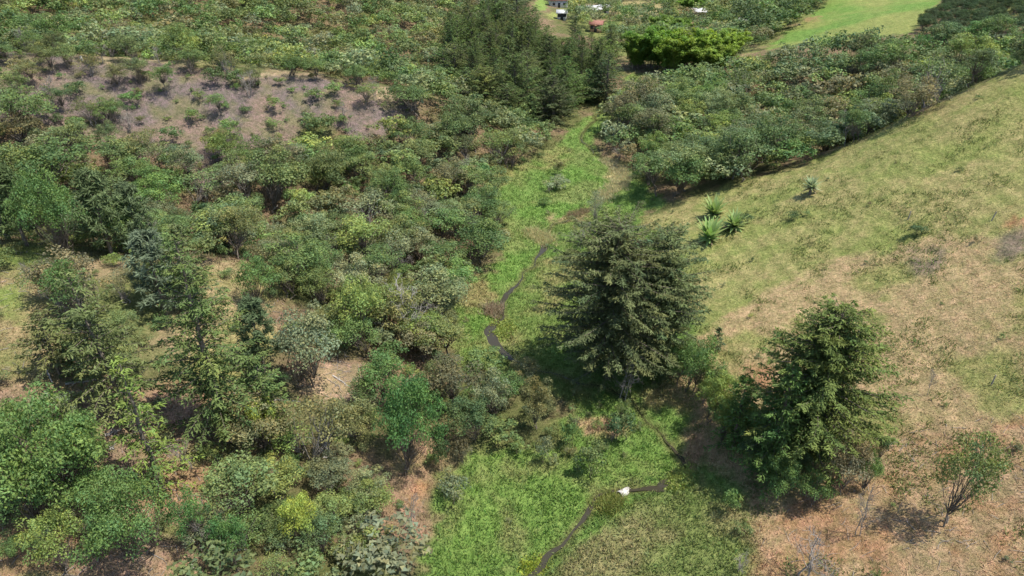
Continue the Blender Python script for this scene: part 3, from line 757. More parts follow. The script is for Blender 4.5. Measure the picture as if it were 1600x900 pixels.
for a in [
    ('pine', 250, 492, 364, 86, (0.142, 0.182, 0.111), 'blue-green soft pine left of the straw-coloured gap', 'conifer', 'pine_tree'),
    ('pine', 408, 585, 470, 72, (0.095, 0.135, 0.065), 'dark soft pine right of the straw-coloured gap', 'conifer', 'pine_tree'),
    ('pine', 165, 400, 270, 80, (0.115, 0.155, 0.068), 'tall soft pine behind the rusty brown tree', 'conifer', 'pine_tree'),
    ('pine', 30, 385, 262, 80, (0.101, 0.142, 0.057), 'dark pine at the left edge behind the terrace', 'conifer', 'pine_tree'),
    ('pine', 215, 395, 290, 66, (0.121, 0.162, 0.081), 'soft pine just behind the blue-green one', 'conifer', 'pine_tree'),
    ('shrub', 708, 786, 738, 56, 'grey-green', 'bluish shrub on the left rim of the bright marsh', 'shrub', 'shrub'),
    ('shrub', 690, 738, 678, 36, 'dark green', 'upright dark shrub right of the glossy deep green tree', 'shrub', 'shrub'),
    ('shrub', 722, 724, 684, 36, 'brownish', 'dark brownish shrub in the marsh corner', 'shrub', 'shrub'),
    ('shrub', 890, 698, 655, 42, 'mid green', 'green shrub below the tan knoll', 'shrub', 'shrub'),
    ('shrub', 850, 724, 678, 34, 'grey-green', 'grey shrub at the top of the bright marsh', 'shrub', 'shrub'),
    ('shrub', 922, 742, 692, 60, 'olive green', 'round olive shrub in the bright marsh', 'shrub', 'shrub'),
    ('shrub', 968, 690, 636, 64, 'dark green', 'dark bushy shrub right of the tan knoll', 'shrub', 'shrub'),
    ('shrub', 872, 274, 250, 26, 'dull bronze', 'round spiky shrub alone in the upper marsh', 'shrub', 'shrub'),
    ('shrub', 850, 322, 309, 28, 'bright green', 'low bright shrub in the upper marsh meadow', 'shrub', 'shrub'),
    ('shrub', 862, 298, 278, 52, 'grey-green', 'wide low shrub below the round spiky one', 'shrub', 'shrub'),
    ('shrub', 1238, 344, 328, 24, 'dark green', 'small dark shrub on the pasture right of the rosette plants', 'shrub', 'shrub'),
    ('shrub', 1435, 368, 350, 32, 'dark green', 'dark shrub beside the fence post on the pasture', 'shrub', 'shrub'),
    ('shrub', 1145, 800, 765, 40, 'mid green', 'green shrub below the ditch bank', 'shrub', 'shrub'),
    ('shrub', 1160, 838, 815, 34, 'olive green', 'low shrub at the marsh edge, bottom', 'shrub', 'shrub'),
    ('shrub', 1165, 350, 331, 26, 'dark green', 'dark shrub touching the right-hand rosette plant of the three', 'shrub', 'shrub'),
    ('bare', 1349, 838, 752, 44, None, 'grey leafless tree at the foot of the dry pasture', 'dead tree', 'dead_tree'),
    ('bare', 1256, 905, 832, 92, None, 'wide grey leafless bush at the bottom edge', 'dead tree', 'dead_tree'),
    ('bare', 1155, 895, 862, 34, None, 'small grey leafless bush left of the wide one', 'dead tree', 'dead_tree'),
    ('bare', 291, 735, 678, 60, None, 'grey leafless shrub in cypress shade by the clearing', 'dead tree', 'dead_tree'),
    ('bare', 1452, 618, 574, 20, None, 'dry grey sapling alone on the pasture', 'dead tree', 'dead_tree'),
    ('bare', 906, 388, 342, 44, None, 'pale grey leafless bush left of the huge cypress top', 'dead tree', 'dead_tree'),
    ('bare', 60, 470, 400, 30, None, 'thin leafless sapling on the left terrace', 'dead tree', 'dead_tree'),
    ('bare', 640, 835, 770, 50, None, 'grey leafless shrub on the tan slope by the marsh', 'dead tree', 'dead_tree')]:
    at_px(*a, v=sum(map(ord, a[6])))
for i_ in range(14):                       # the hedge down the ditch bank
    f_ = i_ / 13
    hx, hy = 1052 + 175 * f_ + (i_ % 2) * 12, 585 + 190 * f_ - (i_ % 2) * 10
    at_px('round' if i_ % 3 else 'open', hx, hy, hy - 46 - 12 * (i_ % 3), 46 + 8 * (i_ % 2), ('yellow-green' if 3 <= i_ <= 8 and i_ % 3 else ['mid green', 'olive green', 'mid green', 'dark green', 'olive green'][i_ % 5]),
          f'hedge bush, {ORD[i_]} down the ditch bank counting from the huge cypress', 'hedge bush', 'hedge_bush', 'hedge bushes along the ditch bank', v=i_)
p, H, Rr = size_at(632, 535, 442, 70)
o = link('dead_tree', None, None, tuple(p), label='bleached white dead tree standing in the left thicket', cat='dead tree')
link('branches', bare(333, H, .5, 11, 5, .11, 3, 2).mesh('branches', PALEBARK, False), o)
FORESTFLOOR.append((p[0], p[1], 1.8))
# bamboo
for (bx, by, ty, w, c, lab) in [(1052, 114, 50, 84, (.20, .30, .055), 'low bamboo clump in front, between the two big lime ones'), (1112, 116, 54, 84, (.21, .30, .06), 'low bamboo clump in front, at the right of the lime stand'), (995, 108, 44, 60, (.17, .27, .05), 'bamboo clump at the left end of the lime stand'), (1020, 106, 26, 100, (0.150, 0.260, 0.046), 'left arching clump of lime bamboo beyond the conifers'), (1085, 110, 30, 108, (0.238, 0.334, 0.056), 'right yellower clump of lime bamboo beyond the conifers'),
                                (1132, 100, 32, 84, (0.228, 0.325, 0.062), 'bamboo clump at the right end of the lime stand'), (1045, 66, 14, 80, (0.176, 0.276, 0.062), 'small bamboo clump behind the lime stand'), (1080, 24, -14, 60, (0.176, 0.293, 0.062), 'distant bamboo clump at the top edge')]:
    at_px('bamboo', bx, by, ty, w, c, lab, 'bamboo', 'bamboo_clump', v=len(lab))
# conifer plantation
GP = 'conifers of the dark plantation'
cand = []
r = np.random.default_rng(77)
for _ in range(4000):
    x, y = r.uniform(-45, 45), r.uniform(135, 290)
    z = float(grid_h(x, y)); qx, qy, _d = project(np.array([x, y, z]))
    if not inpoly(qx, qy, CONIFER): continue
    if all((x - a) ** 2 + (y - b) ** 2 > 4.3 ** 2 for a, b, *_ in cand): cand.append((x, y, z, float(qx), float(qy)))
BAND = [(182, 'front rank'), (168, 'second rank'), (154, 'third rank'), (141, 'fourth rank'), (129, 'fifth rank'), (118, 'sixth rank'), (108, 'seventh rank'), (99, 'eighth rank'), (90, 'ninth rank'), (81, 'tenth rank'), (0, 'back rank')]
def band(qy): return next(i for i, (lim, _n2) in enumerate(BAND) if qy >= lim)
cand.sort(key=lambda c: (band(c[4]), c[3]))
seen = {}
for (x, y, z, qx, qy) in cand:
    k_ = band(qy); seen[k_] = seen.get(k_, 0) + 1
    lab = f'dark conifer, {ORD[min(seen[k_], 25) - 1]} from the left in the {BAND[k_][1]} of the plantation'
    plant('plantation', (x, y, z), 10 * r.uniform(.6, 1.3), 3.9 * r.uniform(.75, 1.35), var((.105, .148, .052), r, .18), lab, 'conifer', 'conifer_tree', GP, r=r)
for (bx, by, ty, w, lab) in [(808, 50, -40, 80, 'big dark conifer standing above the others at the top edge'), (948, 162, 84, 76, 'broad dark conifer at the right end of the plantation, by the grass')]:
    p, H, Rr = size_at(bx, by, ty, w)
    plant('plantation', tuple(p), min(H, 13.5), Rr, (.085, .115, .05), lab, 'conifer', 'conifer_tree')
# ------------------------------------------------------------------ houses far up the valley
WHITE = noise_mat('whitewash', (.50, .48, .45), (.62, .60, .57), 2, bump=.05)
REDROOF = noise_mat('clay_tile_roof', (.22, .10, .08), (.30, .15, .11), 3)
TINROOF = noise_mat('tin_roof', (.42, .42, .42), (.56, .56, .56), 2, .5, .1)
ORANGE = noise_mat('orange_render', (.36, .22, .14), (.44, .29, .19), 2)
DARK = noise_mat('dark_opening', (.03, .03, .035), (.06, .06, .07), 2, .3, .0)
HOUSES = []
def house(bx, by, w, d, h, rz, roofm, wallm, label):
    p = ground_at(bx, by)
    o = link('house', None, None, tuple(p), label=label, cat='house'); o.rotation_euler = (0, 0, rz)
    g = Geo(); g.box((0, 0, h / 2 - .4), (w, d, h + .8)); link('wall', g.mesh('wall', wallm, False), o)
    rh = w * .14 + .5; e = .5; g = Geo()
    v = [(-w / 2 - e, -d / 2 - e, h), (w / 2 + e, -d / 2 - e, h), (w / 2 + e, 0, h + rh), (-w / 2 - e, 0, h + rh), (w / 2 + e, d / 2 + e, h), (-w / 2 - e, d / 2 + e, h)]
    v = v + [(a, b, c + .15) for a, b, c in v]
    g.add(v, [[6, 7, 8, 9], [9, 8, 10, 11], [0, 3, 2, 1], [3, 5, 4, 2], [0, 1, 7, 6], [5, 11, 10, 4], [0, 6, 9, 3], [3, 9, 11, 5], [1, 2, 8, 7], [2, 4, 10, 8]])
    link('roof', g.mesh('roof', roofm, False), o)
    g = Geo(); g.box((0, -d / 2 - .03, 1.0), (1.0, .08, 2.0)); link('door', g.mesh('door', DARK, False), o)
    for sx_ in (-1, 1):
        g = Geo(); g.box((sx_ * w * .3, -d / 2 - .03, 1.5), (1.1, .08, 1.0)); link('window', g.mesh('window', DARK, False), o)
    HOUSES.append((p[0], p[1], max(w, d) * .7))
house(872, 11, 7.5, 5, 2.9, .1, REDROOF, WHITE, 'white house with red tiled roof at the top of the valley')
house(878, 30, 3.4, 3, 2.2, -.1, TINROOF, WHITE, 'small white-roofed shed below the red-roofed house')
house(925, 25, 5.5, 4, 2.5, .4, TINROOF, WHITE, 'white-roofed house among dark trees right of the red-roofed one')
house(943, 21, 3.6, 3, 2.3, .2, TINROOF, WHITE, 'tiny pale roof at the right of the white-roofed house')
house(931, 49, 4.0, 3.4, 2.4, -.2, REDROOF, ORANGE, 'orange walled house peeping out behind the conifers')
house(1090, 29, 4.6, 4, 2.4, 0, TINROOF, WHITE, 'small white house behind the bamboo')
house(1157, 44, 4.4, 3, 2.2, .5, TINROOF, WHITE, 'pale roofed hut right of the bamboo')
# ------------------------------------------------------------------ rosette plants (each sword leaf a part)
def sword_leaf():
    n = 7
    t = np.linspace(0, 1, n)
    w = .085 * np.sin(np.clip(t * .9 + .12, 0, 1) * math.pi) ** .7 * (1 - t ** 3) + .004
    c = np.c_[t * 1.0, np.zeros(n), -.13 * t ** 2.2]
    V = np.stack([c + np.c_[np.zeros(n), w, w * .35], c, c - np.c_[np.zeros(n), w, -w * .35]], 1).reshape(-1, 3)
    Fq = []
    for i in range(n - 1):
        for j in range(2):
            Fq.append([i * 3 + j, i * 3 + j + 1, i * 3 + j + 4, i * 3 + j + 3])
    return new_mesh('leaf', V, Fq, FOL, np.ones((len(V), 3)), True)
LEAFM = sword_leaf()
r = np.random.default_rng(91)
for (bx, by, ty, w, stem, col, lab) in [
    (1109, 377, 333, 40, .25, (0.260, 0.364, 0.130), 'rosette plant nearest the huge cypress, lowest of the three together'), (1148, 358, 324, 46, .2, (0.286, 0.377, 0.143), 'wide rosette plant at the right of the three together'),
    (1116, 338, 302, 40, .2, (0.273, 0.364, 0.130), 'rosette plant at the top of the three together'), (1267, 304, 273, 30, .9, (0.325, 0.390, 0.221), 'lone grey-green rosette plant on a short shaggy stem, up the pasture')]:
    p, H, Rr = size_at(bx, by, ty, w)
    o = link('rosette_plant', None, None, tuple(p), label=lab, cat='rosette plant', group='rosette plants on the pasture')
    g = Geo(); g.tube(np.c_[np.zeros((4, 2)), np.linspace(-.3, stem + .25, 4)], [.22, .2, .19, .1], 8); link('stem', g.mesh('stem', BARK, False), o)
    nl = 54
    for i in range(nl):
        f = i / nl
        lf = link('leaf', LEAFM, o, (0, 0, stem + .15 * f), color=var(col, r, .12) if f > (.12 if stem < .5 else .2) else (.26, .21, .12))
        L = (Rr * 1.05) * (1.05 - .1 * f) * r.uniform(.88, 1.08)
        if f > .5: L = max(L, (H - stem) * r.uniform(.7, .95))
        lf.scale = (L, L * 1.25, L)
        lf.rotation_euler = (r.normal() * .15, -R_(-12 + 92 * f ** .9) + r.normal() * .08, i * 2.39996 + r.normal() * .12)
    FORESTFLOOR.append((p[0], p[1], Rr))
# ------------------------------------------------------------------ scattered woodland
def zone_of(qx, qy, reg):
    if reg == 'bare': return 'on the left end of the bare purple slope' if qx < 200 else ('on the middle of the bare purple slope' if qx < 400 else 'on the right end of the bare purple slope')
    if reg == 'forest': return 'at the marsh end of the right-hand wood' if qx < 1080 else ('in the right-hand wood above the rosette plants' if qx < 1250 else 'in the right-hand wood along the pasture ridge')
    if reg == 'farleft': return 'on the far hillside behind the ridge path'
    if reg == 'clear': return 'in the clearing at the bottom left'
    if reg == 'terrace': return 'on the grassy terrace at the left'
    if reg == 'lowleft': return 'in the bottom thicket round the lemon-green tree'
    if reg == 'mid': return 'in the clump between slope and marsh'
    if reg == 'pasture': return 'on the grassy upper pasture' if qy < 420 else 'on the dry lower pasture'
    if reg == 'marsh': return 'in the marsh meadow'
    if reg == 'darkwood': return 'in the dark wood left of the far green field'
    if reg == 'farmid': return 'near the houses up the valley'
    if qx < 250: return 'in the thicket behind the left terrace'
    if qx < 500: return 'in the thicket behind the straw-coloured gap' if qy > 300 else 'in the scrub at the foot of the bare slope'
    if qx < 722: return 'in the thicket round the dead white tree' if qy > 420 else ('in the thicket round the red soil patch' if qy > 300 else 'in the wood between bare slope and conifers')
    return 'along the left rim of the upper marsh'
MIXA = [('olive green', .24), ('mid green', .22), ('yellow-green', .14), ('grey-green', .17), ('dark green', .11), ('brownish', .06), ('dull bronze', .06)]
MIXB = [('olive green', .22), ('mid green', .20), ('yellow-green', .09), ('grey-green', .15), ('dark green', .22), ('brownish', .12)]
KA = [('open', .42), ('round', .22), ('umbrella', .2), ('airy', .16)]
KS = [('shrub', 1.0)]
KSH = [('olive green', .3), ('mid green', .25), ('grey-green', .2), ('dull bronze', .15), ('dark green', .1)]
REG = [  # name, polygon, tree spacing, heights, kinds, colours, shrub spacing (0 none)
    ('lowleft', LOWLEFT, 1.9, (2.2, 4.2), [('round', .4), ('open', .45), ('airy', .15)], MIXA, 1.2),
    ('mid', KNOLL, 0, (1, 2), KA, KSH, 1.9),
    ('mid', MIDCLUMP, 2.6, (2.6, 4.6), KA, MIXA, 1.7),
    ('clear', CLEAR, 9, (1.5, 3), [('open', .6), ('airy', .4)], MIXA, 3.0),
    ('clear', SPARSE_L, 3.6, (2, 4), [('round', .6), ('open', .4)], MIXA, 2.0),
    ('clear', GULLY, 8, (1.5, 2.5), [('airy', 1)], MIXA, 2.6),
    ('terrace', TERRACE, 8, (1.8, 3), [('airy', 1)], MIXA, 3.2),
    ('terrace', TERRMID, 2.9, (2.4, 5.2), KA, MIXA, 1.8),
    ('terrace', TERRACE2, 9, (2, 3), [('airy', 1)], MIXA, 3.6),
    ('bare', SOIL, 2.5, (2.0, 4.6), [('open', .5), ('umbrella', .3), ('airy', .2)], [('olive green', .2), ('mid green', .4), ('dark green', .2), ('dull bronze', .2)], 2.6),
    ('forest', FOREST_R, 2.5, (3.4, 7.4), KA, MIXB, 0),
    ('thicket', THICKET, 2.35, (2.6, 6.6), KA, MIXA, 2.2),
    ('farleft', FAR_L, 2.5, (2.8, 6.2), KA, MIXA, 0),
    ('marsh', MARSH, 0, (1, 2), KA, MIXA, 6.5),
    ('pasture', PASTURE, 0, (1, 2), KA, MIXA, 6.5),
    ('field', FIELD, 0, (1, 2), KA, MIXA, 0), ('orchard', ORCHARD, 0, (1, 2), KA, MIXA, 0),
    ('conifers', CONIFER, 0, (1, 2), KA, MIXA, 0),
    ('darkwood', DARKWOOD, 2.7, (5.5, 9.0), [('open', .5), ('round', .5)], [('dark green', .7), ('mid green', .3)], 0),
    ('farmid', FARMID, 4.0, (3.5, 7.5), KA, MIXB, 0)]
HOLES = [(697, 395, 16, 20), (1070, 104, 76, 9), (620, 508, 16, 9), (520, 600, 34, 24), (872, 18, 20, 13), (845, 8, 9, 12), (908, 12, 24, 8), (925, 26, 9, 5), (932, 56, 11, 9), (1090, 30, 9, 6), (1157, 44, 10, 5), (1000, 14, 44, 14), (632, 560, 10, 10), (1265, 30, 22, 10), (600, 148, 40, 12), (185, 25, 26, 14), (430, 116, 90, 6), (655, 762, 30, 24), (790, 285, 24, 26)]
def pick(r, mix):
    u = r.random() * sum(w for _, w in mix)
    for k_, w in mix:
        u -= w
        if u <= 0: return k_
    return mix[-1][0]
r = np.random.default_rng(404)
NC = 90000
cy_ = 24 + (r.random(NC) ** .75) * 310
cx_ = r.uniform(-1, 1, NC) * (cy_ * .82 + 26)
cz_ = grid_h(cx_, cy_)
P3 = np.c_[cx_, cy_, cz_]
vis0 = visible(P3)
bx_, by_, _ = project(P3)
lx_, ly_, dp_ = project(P3 + [0, 0, 5.0])
qx = np.where(vis0, bx_, lx_); qy = np.where(vis0, by_, ly_)
reg_id = np.full(NC, -1)
for i, rg in enumerate(REG):
    reg_id[(reg_id < 0) & inpoly(qx, qy, rg[1])] = i
hole = np.zeros(NC, bool)
for (hx, hy, rx, ry) in HOLES:
    hole |= vis0 & (((bx_ - hx) / rx) ** 2 + ((by_ - hy) / ry) ** 2 < 1)
top_vis = visible(P3 + [0, 0, 3.0])
any_vis = visible(P3 + [0, 0, 5.6])
inview = (lx_ > -90) & (lx_ < 1690) & (by_ > -45) & (ly_ < 950) & any_vis
sd_ = seg_dist(cx_, cy_, STREAM)
cell = {}
def clash(x, y, rad, which):
    i, j = int(x // 8), int(y // 8)
    for a in (i - 1, i, i + 1):
        for b in (j - 1, j, j + 1):
            for (u, v_, q, wh) in cell.get((a, b), ()):
                lim = max(q, rad) if wh == which else (q * .55 if wh == 'hero' else .7)
                if (u - x) ** 2 + (v_ - y) ** 2 < lim ** 2: return True
    return False
def remember(x, y, rad, which): cell.setdefault((int(x // 8), int(y // 8)), []).append((x, y, rad, which))
for (u, v_, q) in FORESTFLOOR: remember(u, v_, min(q, 7.5), 'hero')
for (u, v_, q) in HOUSES: remember(u, v_, q + 2, 'hero')
TREES, SHRUBS = [], []
for i in range(NC):
    k_ = reg_id[i]
    if k_ < 0 or not inview[i] or hole[i]: continue
    nm, _, spc, (h0, h1), kinds, cols, shs = REG[k_]
    x, y = cx_[i], cy_[i]
    want_shrub = shs and r.random() < .5
    if sd_[i] < 1.5: continue
    if want_shrub or not spc:
        if not shs or clash(x, y, shs, 's'): continue
        remember(x, y, shs, 's')
        big = 1 if nm not in ('pasture', 'marsh') else .5
        SHRUBS.append((x, y, cz_[i], r.uniform(.7, 1.9) * big, pick(r, cols), nm, qx[i], qy[i], dp_[i], top_vis[i]))
    else:
        den = spc * (.85 + .5 * N2.fbm(x / 12, y / 12, 2))
        if nm == 'bare' : den *= .2 + 1.95 * N3.fbm(x / 7 + 5, y / 7, 2)
        if clash(x, y, den, 't'): continue
        remember(x, y, den, 't')
        H = r.uniform(h0, h1) * (.9 + .3 * r.random()) * (1.3 if r.random() < .1 else 1)
        TREES.append((x, y, cz_[i], H, pick(r, cols), nm, qx[i], qy[i], dp_[i], top_vis[i], pick(r, kinds), spc))
print('scatter', len(TREES), len(SHRUBS))
MEANC = np.mean([PAL[k_] for k_, _w in MIXA], 0)
def shade(cn): return tuple(np.array(PAL[cn]) * .72 + MEANC * .28)
MEMBER = {'open': 'open-crowned', 'round': 'dense rounded', 'umbrella': 'flat-topped', 'airy': 'thin twiggy'}
def rank(t): return -(t[3] * (1.6 if t[5] == 'bare' else 1) / t[8]) if t[9] and -5 < t[6] < 1605 and t[7] < 905 else 1
TREES.sort(key=rank)
NT, NS = 262, 270
for t in TREES[:NT]:
    x, y, z, H, cn, nm, a, b, dp, vv, kd, spc = t
    zn = zone_of(a, b, nm)
    sz_ = 'tall' if H > 5.2 else ('small' if H < 3.4 else 'middling')
    plant(kd, (x, y, z - .05), H, H * r.uniform(.46, .6), var(shade(cn), r), f'{sz_} {cn} {MEMBER[kd]} tree {zn}', 'tree', 'tree', 'trees ' + zn, r=r)
# the rest of the wood, too many and too alike to tell apart
def tri(V, T):
    Q = V.reshape(-1, 4, 3).copy(); m_ = (Q[:, 1] + Q[:, 3]) / 2
    Q[:, 1] = m_ + (Q[:, 1] - m_) * 1.5
    Q[:, 0] = Q[:, 0] * .8 + Q[:, 3] * .2
    return Q[:, :3].reshape(-1, 3), T.reshape(-1, 4, 3)[:, :3].reshape(-1, 3)
def lod(seed, n, leaf, **kw):
    T, K = broadleaf(seed, 6, 2.7, .15, 26, n, leaf, twig=0, **kw)
    return tri(np.concatenate(K.V), np.concatenate(K.T))
LODN = [lod(500 + i, 860, .42, fill=1.3, asp=.65, cr=(.18, .3)) for i in range(6)]
LODF = [lod(520 + i, 480, .46, fill=1.2, asp=.72, cr=(.18, .3)) for i in range(6)]
def joined(items, name, label, lods_near, lods_far, h0, r0, far=120):
    VV, TT = [], []
    for (x, y, z, H, Rr, col, dp) in items:
        V, T = (lods_near if dp < far else lods_far)[int(r.integers(len(lods_near)))]
        a = r.uniform(0, 6.28); ca, sa = math.cos(a), math.sin(a)
        s, sz2 = Rr / r0, H / h0
        VV.append(np.c_[(V[:, 0] * ca - V[:, 1] * sa) * s + x, (V[:, 0] * sa + V[:, 1] * ca) * s + y, V[:, 2] * sz2 + z - .1])
        TT.append(T * np.array(col))
    VV = np.concatenate(VV); TT = np.concatenate(TT)
    return link(name, new_mesh(name, VV, np.arange(len(VV)).reshape(-1, 3), FOL, TT), kind='stuff', label=label, color=(1, 1, 1))
joined([(t[0], t[1], t[2], t[3], t[3] * r.uniform(.5, .66), var(shade(t[4]), r, .13), t[8]) for t in TREES[NT:]], 'woodland_foliage', 'mixed green scrub wood covering the slopes and hillsides', LODN, LODF, 6, 2.7)
SHRUBS.sort(key=lambda t: -(t[3] / t[8]) if t[9] and -5 < t[6] < 1605 and t[7] < 905 else 1)
for t in SHRUBS[:NS]:
    x, y, z, H, cn, nm, a, b, dp, vv = t
    zn = zone_of(a, b, nm)
    sz_ = 'big' if H > 1.5 else ('low' if H < .95 else 'middling')
    plant('shrub', (x, y, z - .05), H, H * r.uniform(.55, .8), var(shade(cn), r), f'{sz_} {cn} shrub {zn}', 'shrub', 'shrub', 'shrubs ' + zn, r=r)
LODS = []
for i in range(4):
    T, K = broadleaf(560 + i, 2.2, 1.4, .03, 9, 320, .27, twig=0)
    LODS.append(tri(np.concatenate(K.V), np.concatenate(K.T)))
joined([(t[0], t[1], t[2], t[3], t[3] * r.uniform(.6, .85), var(shade(t[4]), r, .13), t[8]) for t in SHRUBS[NS:]], 'undergrowth', 'low scrubby undergrowth beneath and between the trees', LODS, LODS, 2.2, 1.4)
# tell apart the repeats whose words agree: by their order across the picture
def number_off(names):
    by = {}
    for o_ in scene.objects:
        if o_.parent is None and o_.get('group') and o_.get('label') and o_.get('category') in names:
            by.setdefault(o_['label'], []).append(o_)
    for lab, os_ in by.items():
        if 1 < len(os_) <= 25:
            os_.sort(key=lambda o_: float(project(np.array(o_.location))[0]))
            for i_, o_ in enumerate(os_):
                o_['label'] = ('leftmost' if i_ == 0 else 'rightmost' if i_ == len(os_) - 1 else ORD[i_] + '-from-left') + ' ' + lab
number_off(('tree', 'shrub'))
# orchard rows in the far corner
GO = 'orchard trees in the far right corner'
ORCH = []
no = 0
for i in range(NC):
    if reg_id[i] < 0 or REG[reg_id[i]][0] != 'orchard' or not inview[i] or no > 140 or bx_[i] > 1610 or by_[i] < -6: continue
    x, y = cx_[i], cy_[i]
    if clash(x, y, 2.7, 't'): continue
    remember(x, y, 2.7, 't'); no += 1
    ORCH.append((int(max(0, (60 - by_[i]) // 9)), float(bx_[i]), x, y, cz_[i]))
ORCH.sort(); rowc = {}
for (row, bxx, x, y, z) in ORCH:
    rowc[row] = rowc.get(row, 0) + 1
    plant('round', (x, y, z), r.uniform(2.6, 4.2), r.uniform(1.6, 2.4), var((.070, .108, .046), r), f'round dark orchard tree, {ORD[min(rowc[row], 25) - 1]} from the left in {"the front" if row == 0 else ORD[row] + " from front"} row', 'orchard tree', 'orchard_tree', GO, r=r)
# dead stems among the living
nd = 0
for i in range(NC):
    if nd >= 34: break
    if reg_id[i] < 0 or REG[reg_id[i]][0] not in ('thicket', 'forest', 'lowleft', 'mid', 'bare') or not inview[i] or not top_vis[i] or dp_[i] > 130 or not 0 < lx_[i] < 1600 or not ly_[i] < 890: continue
    if clash(cx_[i], cy_[i], 7.5, 'd'): continue
    remember(cx_[i], cy_[i], 7.5, 'd'); nd += 1
    zn = zone_of(qx[i], qy[i], REG[reg_id[i]][0])
    plant('bare', (cx_[i], cy_[i], cz_[i] - .05), r.uniform(3.5, 6), r.uniform(1.2, 2.0), None, f'grey leafless tree {zn}', 'dead tree', 'dead_tree', 'dead trees ' + zn, r=r)
number_off(('dead tree',))
# ------------------------------------------------------------------ grass, weeds, reeds: nobody could count them
GCI = [GC[..., k_] for k_ in range(3)]
def blades(pts, nb, h, w, spread, cj=.25, lift=1.0, up=1.0, gain=1.0, colour=None, name='grass', label='', r=r, jit=.2):
    n = len(pts)
    base = np.repeat(pts, nb, 0)
    hh = np.repeat(np.broadcast_to(h, (n,)), nb) * r.uniform(.5, 1.2, n * nb)
    off = r.normal(size=(n * nb, 2)) * spread
    c = base.copy(); c[:, :2] += off
    d = unit(np.c_[r.normal(size=(n * nb, 2)) * .55 + off / max(spread, .01) * .22, np.full(n * nb, up)])
    c[:, 2] = grid_h(c[:, 0], c[:, 1]) - .03
    nrm = unit(np.cross(d, r.normal(size=(n * nb, 3))))
    mid = c + d * hh[:, None] * .5
    Q = leaf_quads(mid, nrm, hh, 1.0, r, d)
    m_ = (Q[:, 1] + Q[:, 3]) / 2; s = unit(Q[:, 1] - Q[:, 3]) * (w * r.uniform(.6, 1.3, n * nb))[:, None] * .5
    Q[:, 1] = m_ + s; Q[:, 3] = m_ - s
    if colour is None:
        col = np.stack([grid_h(c[:, 0], c[:, 1], g) for g in GCI], 1) * gain
    else:
        col = np.broadcast_to(np.array(colour), (n * nb, 3))
    col = col * np.repeat(r.uniform(1 - cj, 1 + cj, n), nb)[:, None] * r.uniform(1 - jit, 1 + jit, n * nb)[:, None] * (1 + r.normal(size=(n * nb, 1)) * np.array([.10, 0, .04]))
    return link(name, new_mesh(name, Q.reshape(-1, 3), np.arange(4 * n * nb).reshape(-1, 4), GRASS, np.repeat(np.clip(col, 0.01, .8), 4, 0)), kind='stuff', label=label, color=(1, 1, 1))
def sample(poly, n, ymax=330, seed=0, dens_near=True):
    rr = np.random.default_rng(seed)
    out_ = []
    tot = 0
    while tot < n:
        a = rr.uniform(min(p_[0] for p_ in poly), max(p_[0] for p_ in poly), 40000); b = rr.uniform(20, ymax, 40000)
        x = rr.uniform(-90, 95, 40000)
        z = grid_h(x, b); u, v_, dd = project(np.c_[x, b, z])
        ok = inpoly(u + rr.normal(size=40000) * 12, v_ + rr.normal(size=40000) * 9, poly) & (u > -40) & (u < 1640) & (v_ < 930) & (rr.random(40000) < np.minimum(1, (55 / dd) ** 1.2))
        out_.append(np.c_[x, b, z][ok]); tot += ok.sum()
    return np.concatenate(out_)[:n]
PIPE_AT = ground_at(974, 776)
pm = sample(MARSH, 26000, 200, 1)
sdm = seg_dist(pm[:, 0], pm[:, 1], STREAM)
pm = pm[(sdm > .5 + .5 * np.exp(-((project(pm)[0] - 775) ** 2 + (project(pm)[1] - 528) ** 2) / 28 ** 2)) & (np.hypot(pm[:, 0] - PIPE_AT[0], pm[:, 1] - PIPE_AT[1]) > 1.0)]
blades(pm, 4, r.uniform(.18, .5, len(pm)), .09, .16, .15, jit=.14, name='marsh_grass', label='lush green marsh grass filling the valley floor', up=1.1)
pp = sample(PASTURE, 24000, 130, 2)
blades(pp, 3, r.uniform(.08, .24, len(pp)), .055, .14, .14, jit=.12, name='pasture_grass', label='short tussocky pasture grass on the right-hand hill', up=.8)
pt = sample(PASTURE, 9000, 130, 21)
pt = pt[(N3.fbm(pt[:, 0] / 4, pt[:, 1] / 4, 3) > .53)][:2600]
blades(pt, 10, r.uniform(.2, .5, len(pt)), .09, .25, .2, colour=(.185, .22, .08), name='grass_tussocks', label='darker green tussocks dotted over the pasture', up=.9)
ps = sample(DRY, 10000, 120, 22)
blades(ps, 2, r.uniform(.25, .6, len(ps)), .045, .2, .18, gain=1.18, jit=.14, name='dead_bracken', label='dead straw and bracken lying on the dry pasture', up=.18)
pl = np.concatenate([sample(CLEAR, 4500, 90, 3), sample(SPARSE_L, 2500, 80, 4), sample(TERRACE, 3000, 90, 5), sample(TERRACE2, 3000, 90, 6), sample(GULLY, 1800, 80, 7), sample(BARE, 5000, 150, 8)])
blades(pl, 3, r.uniform(.1, .32, len(pl)), .06, .16, .25, name='dry_grass', label='dry straw grass in the left clearings and bare slopes', up=.7)
pb = sample(THICKET, 7000, 160, 9)
blades(pb, 4, r.uniform(.2, .6, len(pb)), .14, .25, .25, name='forest_weeds', label='weeds on the floor of the left thicket', up=.9)
